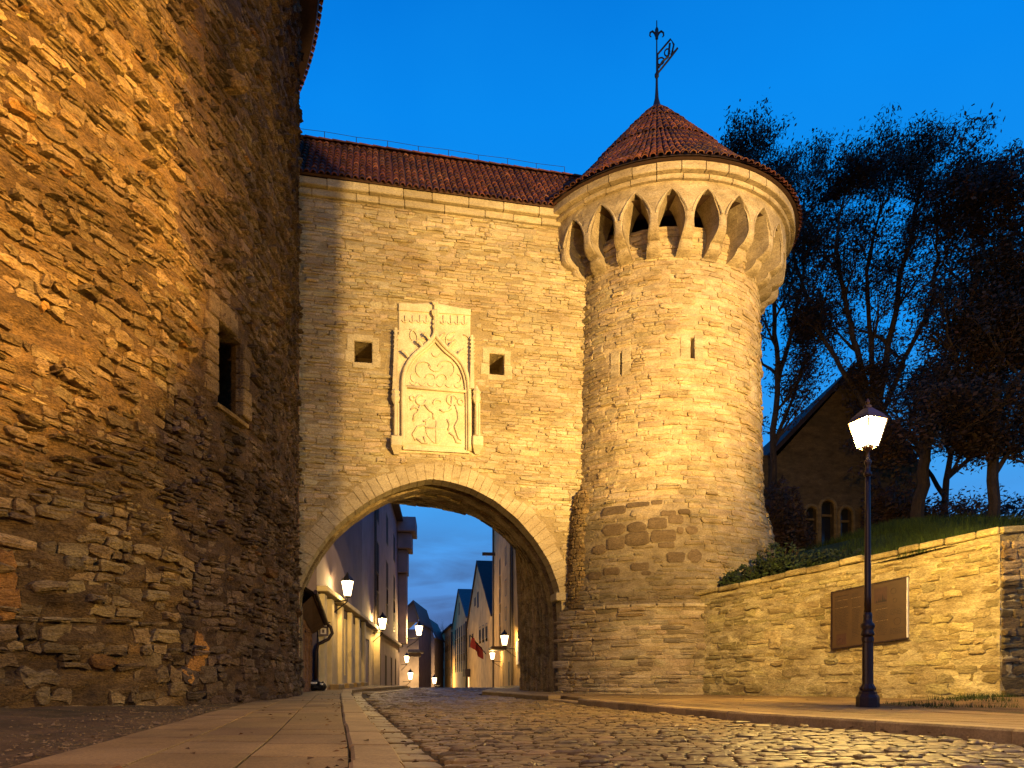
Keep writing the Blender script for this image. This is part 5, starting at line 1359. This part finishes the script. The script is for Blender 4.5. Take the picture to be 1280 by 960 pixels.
# lit doorway and banner of the beige house
B().box((18.6, -1.6, .02), (19.3, .4, .06), (1, 1, 1), M2).obj('lit_doorway', M_litwin, t2)
B().cbox((17.5, .45, 0), (20.3, 1.3, .6), .03, (1, 1, 1), M2).obj('door_hood', M_slate, t2)
fl = empty('flag', 'red flag on slanting pole on the right side of the street', 'flag', M2(4, 3, 0))
B().tube([M2(4, 2.6, 0), M2(3.6, 4.4, 1.6)], .05, 6).obj('pole', M_black, fl)
b = B(); pts = []
for j in range(6):
    for i in range(8): a = M2(4, 2.7, 0).lerp(M2(3.6, 4.3, 1.5), .25+.7*i/7); pts.append(a+Vector((.12*math.sin(i*1.3+j*.4), .1*math.sin(i), -j*.2-.05*math.sin(i*.9))))
b.grid(pts, 8, 6); o = b.obj('cloth', M_red, fl)
# shop lean-to in the passage mouth on the left
SP0, SP1 = Vector((-5.30, 17.55, 0)), Vector((-5.78, 20.35, 0)); sd = (SP1-SP0).normalized(); sn = Vector((sd.y, -sd.x, 0)); SLn = (SP1-SP0).length
shop = empty('lean_to_shop', 'small brick lean-to with wooden eave and downpipe inside the arch on the left', 'shop', SP0)
def MSp(u, v, w): return SP0+sd*u+sn*w+Vector((0, 0, v))
hS = [(.25, .75, .55, 1.75), (1.1, 1.5, .45, 1.7), (1.9, 2.35, .2, 1.75)]
b = B(); skin(b, MSp, 0, SLn, -.1, 2.2, .2, hS, .0, 3, .15); b.obj('wall', M_brick, shop)
lay(MSp, courses(0, SLn, .1, 1.9, (.07, .08), (.2, .24), rng, .012, lambda q: any(q[1] > h[0]-.03 and q[0] < h[1]+.03 and q[3] > h[2]-.02 and q[2] < h[3]+.02 for h in hS)), shop, M_brick, rng, (.006, .014), .06, .15, name='brick', cull=False, limit=200)
for h in hS: B().box((h[0], h[2], -.14), (h[1], h[3], -.1), (1, 1, 1), MSp).obj('window_pane', M_pane, shop)
b = B(); b.add([MSp(-.3, 2.52, .38), MSp(SLn+.05, 1.98, .38), MSp(SLn+.05, 3.2, -1.6), MSp(-.3, 3.7, -1.6), MSp(-.3, 2.6, .38), MSp(SLn+.05, 2.06, .38), MSp(SLn+.05, 3.3, -1.6), MSp(-.3, 3.8, -1.6)], [(0, 1, 2, 3), (4, 7, 6, 5), (0, 4, 5, 1), (1, 5, 6, 2)]); b.obj('lean_to_roof', M_wood, shop)
b = B(); b.add([MSp(-.3, 2.50, .34), MSp(SLn, 1.96, .34), MSp(SLn, 1.75, .02), MSp(-.3, 2.2, .02)], [(0, 1, 2, 3)]); b.obj('soffit_board', M_wood, shop)
b = B(); b.tube([MSp(-.3, 2.6, .42), MSp(SLn+.05, 2.04, .42)], .055, 8); b.obj('gutter', M_iron, shop)
b = B(); b.smooth = True; b.tube([MSp(SLn+.02, 2.04, .42), MSp(SLn+.08, 1.95, .52), MSp(SLn+.10, 1.78, .56), MSp(SLn+.08, 1.60, .45), MSp(SLn+.05, 1.45, .16), MSp(SLn+.05, 1.2, .1), MSp(SLn+.05, .15, .1)], .05, 8); b.obj('downpipe', M_iron, shop)
wl_ = empty('white_plaster_wall', 'narrow white plastered wall end above the lean-to roof', 'wall', P(384, 862, 20.9))
b = B(); x0, x1 = X(380, 20.9), X(387.5, 20.9); b.cbox((x0-2, 20.7, 0), (x1, 20.95, 5.), .02); b.obj('plaster', M_cream, wl_)
b = B(); b.tube([(X(389.5, 20.7), 20.7, .1), (X(389.5, 20.7), 20.7, 4.1)], .055, 8); b.lathe([(.05, 0), (.12, .15), (.13, .3), (.10, .3)], (X(389.5, 20.7), 20.7, 4.05), 10); b.obj('downpipe', M_iron, wl_)
# hanging sign
sg_ = empty('hanging_sign', 'small square blue and white sign hanging from a bracket by the downpipe', 'sign', P(404, 790, 20.6))
c = P(404.5, 789, 20.6)
B().box((c.x-.14, c.y-.02, c.z-.14), (c.x+.14, c.y+.02, c.z+.14)).obj('panel', M_bluewall, sg_)
B().box((c.x-.085, c.y-.026, c.z-.085), (c.x+.085, c.y-.021, c.z+.085)).obj('white_field', M_white, sg_)
B().box((c.x-.035, c.y-.032, c.z-.05), (c.x+.03, c.y-.027, c.z+.05)).obj('emblem', M_bluewall, sg_)
B().tube([(c.x-.5, c.y, c.z+.26), (c.x+.2, c.y, c.z+.26)], .015, 6).tube([(c.x-.1, c.y, c.z+.26), (c.x-.1, c.y, c.z+.14)], .008, 4).tube([(c.x+.1, c.y, c.z+.26), (c.x+.1, c.y, c.z+.14)], .008, 4).obj('bracket', M_black, sg_)
# heap of bags
for k, (px, s_, lab) in enumerate(((393, .24, 'crumpled black rubbish bag nearest the brick lean-to'), (400, .2, 'smaller black bag with pale scraps lying on the pavement edge'))):
    c = P(px, 862, 20.2); c.z = .11; hb = empty('rubbish_bag', lab, 'bag', c); b = B(); pts = []
    for j in range(9):
        for i in range(14):
            a = 2*math.pi*i/14; e = math.pi*j/8-math.pi/2; d_ = Vector((math.cos(a)*math.cos(e), math.sin(a)*math.cos(e), math.sin(e)*.7+.55)); rr = s_*(1+.45*noise.noise(d_*3.+Vector((k*5, 0, 0)))); pts.append(c+d_*rr)
    b.add(pts, [(j*14+i, j*14+(i+1) % 14, (j+1)*14+(i+1) % 14, (j+1)*14+i) for j in range(8) for i in range(14)]); b.obj('bag_body', M_black, hb)
    B().cbox((c.x-.05, c.y-s_*.9, c.z+s_*.8), (c.x+.12, c.y-s_*.2, c.z+s_*1.05), .01).obj('paper_scrap', M_white, hb)
# wall lamps
def wall_lamp(p, wallp, label, power, s=1., dz=.05):
    t = empty('wall_lantern', label, 'lantern', p, 'lanterns on brackets along the street'); p = Vector(p); w = Vector(wallp)
    b = B(); b.tube([Vector((w.x, w.y, p.z-.32*s)), Vector((p.x, p.y, p.z-.30*s)), Vector((p.x, p.y, p.z-.2*s))], .018*s, 5)
    b.tube([Vector((w.x, w.y, p.z-.62*s)), Vector((w.x, w.y, p.z-.5*s)).lerp(p-Vector((0, 0, .45*s)), .5), Vector((p.x, p.y, p.z-.32*s))], .014*s, 5); b.obj('bracket', M_black, t)
    g = B(); g.lathe([(.07*s, -.2*s), (.13*s, .12*s)], p, 6); g.obj('lantern_glass', M_smallglass, t)
    c = B(); c.lathe([(.15*s, .12*s), (.12*s, .17*s), (.04*s, .26*s), (.01*s, .32*s)], p, 6); c.lathe([(.05*s, -.24*s), (.075*s, -.2*s)], p, 6); c.obj('lantern_cap', M_black, t)
    point('lamp_light', p+Vector((0, 0, dz*s)), power, (1, .62, .2), .05*s)
def onA(Y, z, o=.7): return MA(uA(Y), z, o), MA(uA(Y), z, 0)
p_, w_ = onA(23.0, 3.45, .55); wall_lamp(p_, w_, 'big lantern on a bracket above the cream pilasters, nearest the arch', 240, 1.5)
p_ = MB2(uB(36.5), 3.3, .55); wall_lamp(p_, MB2(uB(36.5), 3.3, 0), 'lantern at the archway where the cream ground floor ends', 420, 1.7)
p_ = MB2(uB(58.5), 4.4, 1.7); wall_lamp(p_, MB2(uB(58.5), 4.4, .7), 'lantern high on the corner at the end of the tall grey house', 1500, 2.4, 0)
p_ = P(376, 738, 18.4); wall_lamp(p_, p_+Vector((-.35, .1, 0)), 'small lantern just inside the left jamb of the arch', 45, .9)
p_ = MR1(uR(42.5), 2.75, .75); wall_lamp(p_, MR1(uR(42.5), 2.7, 0), 'lantern by the downpipe on the right side of the street', 380, 1.8)
p_ = MR1(uR(53.5), 2.1, .7); wall_lamp(p_, MR1(uR(53.5), 2.1, 0), 'small lantern beside the door canopy on the right', 260, 1.5)
p_ = P(513, 844, 75.5); wall_lamp(p_, p_+Vector((-.8, 0, 0)), 'low glowing lantern beyond the blue canopy on the left', 1500, 2.2, -.05)
p_ = P(543, 850, 101); wall_lamp(p_, p_+Vector((.8, 0, 0)), 'most distant lantern at the end of the street', 2500, 2.6, -.05)
p_ = P(508.5, 823, 72); wall_lamp(p_, p_+Vector((-.6, 0, 0)), 'round small lantern under the high corner lantern', 400, 2)
# parked car beyond the crest
cz = gz(112)+.0; cx = X(518, 112)
car = empty('parked_car', 'dark parked car just showing over the crest of the street', 'car', (cx, 112, cz))
def car_sec(y, w, z0, z1): return [(-w, y, z0), (-w, y, z1), (w, y, z1), (w, y, z0)]
b = B(); secs = [(-2.1, .78, .3, .62), (-1.95, .85, .22, .85), (-.9, .87, .2, .95), (1.7, .87, .2, .95), (2.05, .82, .3, .75)]
pts = [Vector((cx+x, 112+y, cz+z)) for (y, w, a, c_) in secs for (x, y, z) in [(-w, y, a), (-w, y, (a+c_)/2), (-w*.93, y, c_), (w*.93, y, c_), (w, y, (a+c_)/2), (w, y, a)]]
b.grid(pts, 6, 5); b.add(pts[:6], [tuple(range(6))]); b.add(pts[-6:], [tuple(range(6))[::-1]]); b.obj('body', M_bluewall, car)
b = B(); pts = [Vector((cx+x, 112+y, cz+z)) for (y, w, z) in ((-1.1, .8, .93), (-.5, .66, 1.42), (.9, .66, 1.42), (1.6, .8, .93)) for x, y, z in ((-w, y, z), (w, y, z))]
b.grid(pts, 2, 4); b.add(pts, [(0, 2, 4, 6), (1, 7, 5, 3)]); b.obj('cabin', M_pane, car)
for sx in (-.8, .8):
    for sy in (-1.3, 1.3):
        w_ = B(); w_.tube([(cx+sx-.1, 112+sy, cz+.3), (cx+sx+.1, 112+sy, cz+.3)], .3, 12); w_.obj('wheel', M_black, car)
tree((X(557, 150), 150, -3), 'small bare tree above the roofs at the far end of the street', [([(X(557, 150), 150, -3), (X(557, 150), 150, 4), (X(556, 150), 150, 7.5)], .35, 3.0)], 5, 0, bare=True, sc=1.6, name='bare_tree')
# little sprig of foliage behind the gate roof, far left
tree(P(374, 200, 22.5)-Vector((0, 0, 9)), 'twiggy tree top peeping over the gate roof at the big tower', [([P(366, 200, 22.5)-Vector((0, 0, 9)), P(367, 200, 22.5), P(370, 190, 22.5)], .12, .28)], 9, 2500, .06, spread=.8, sc=.8)
print('objects', len(bpy.data.objects), 'tris', sum(len(m.polygons)*2 for m in bpy.data.meshes))
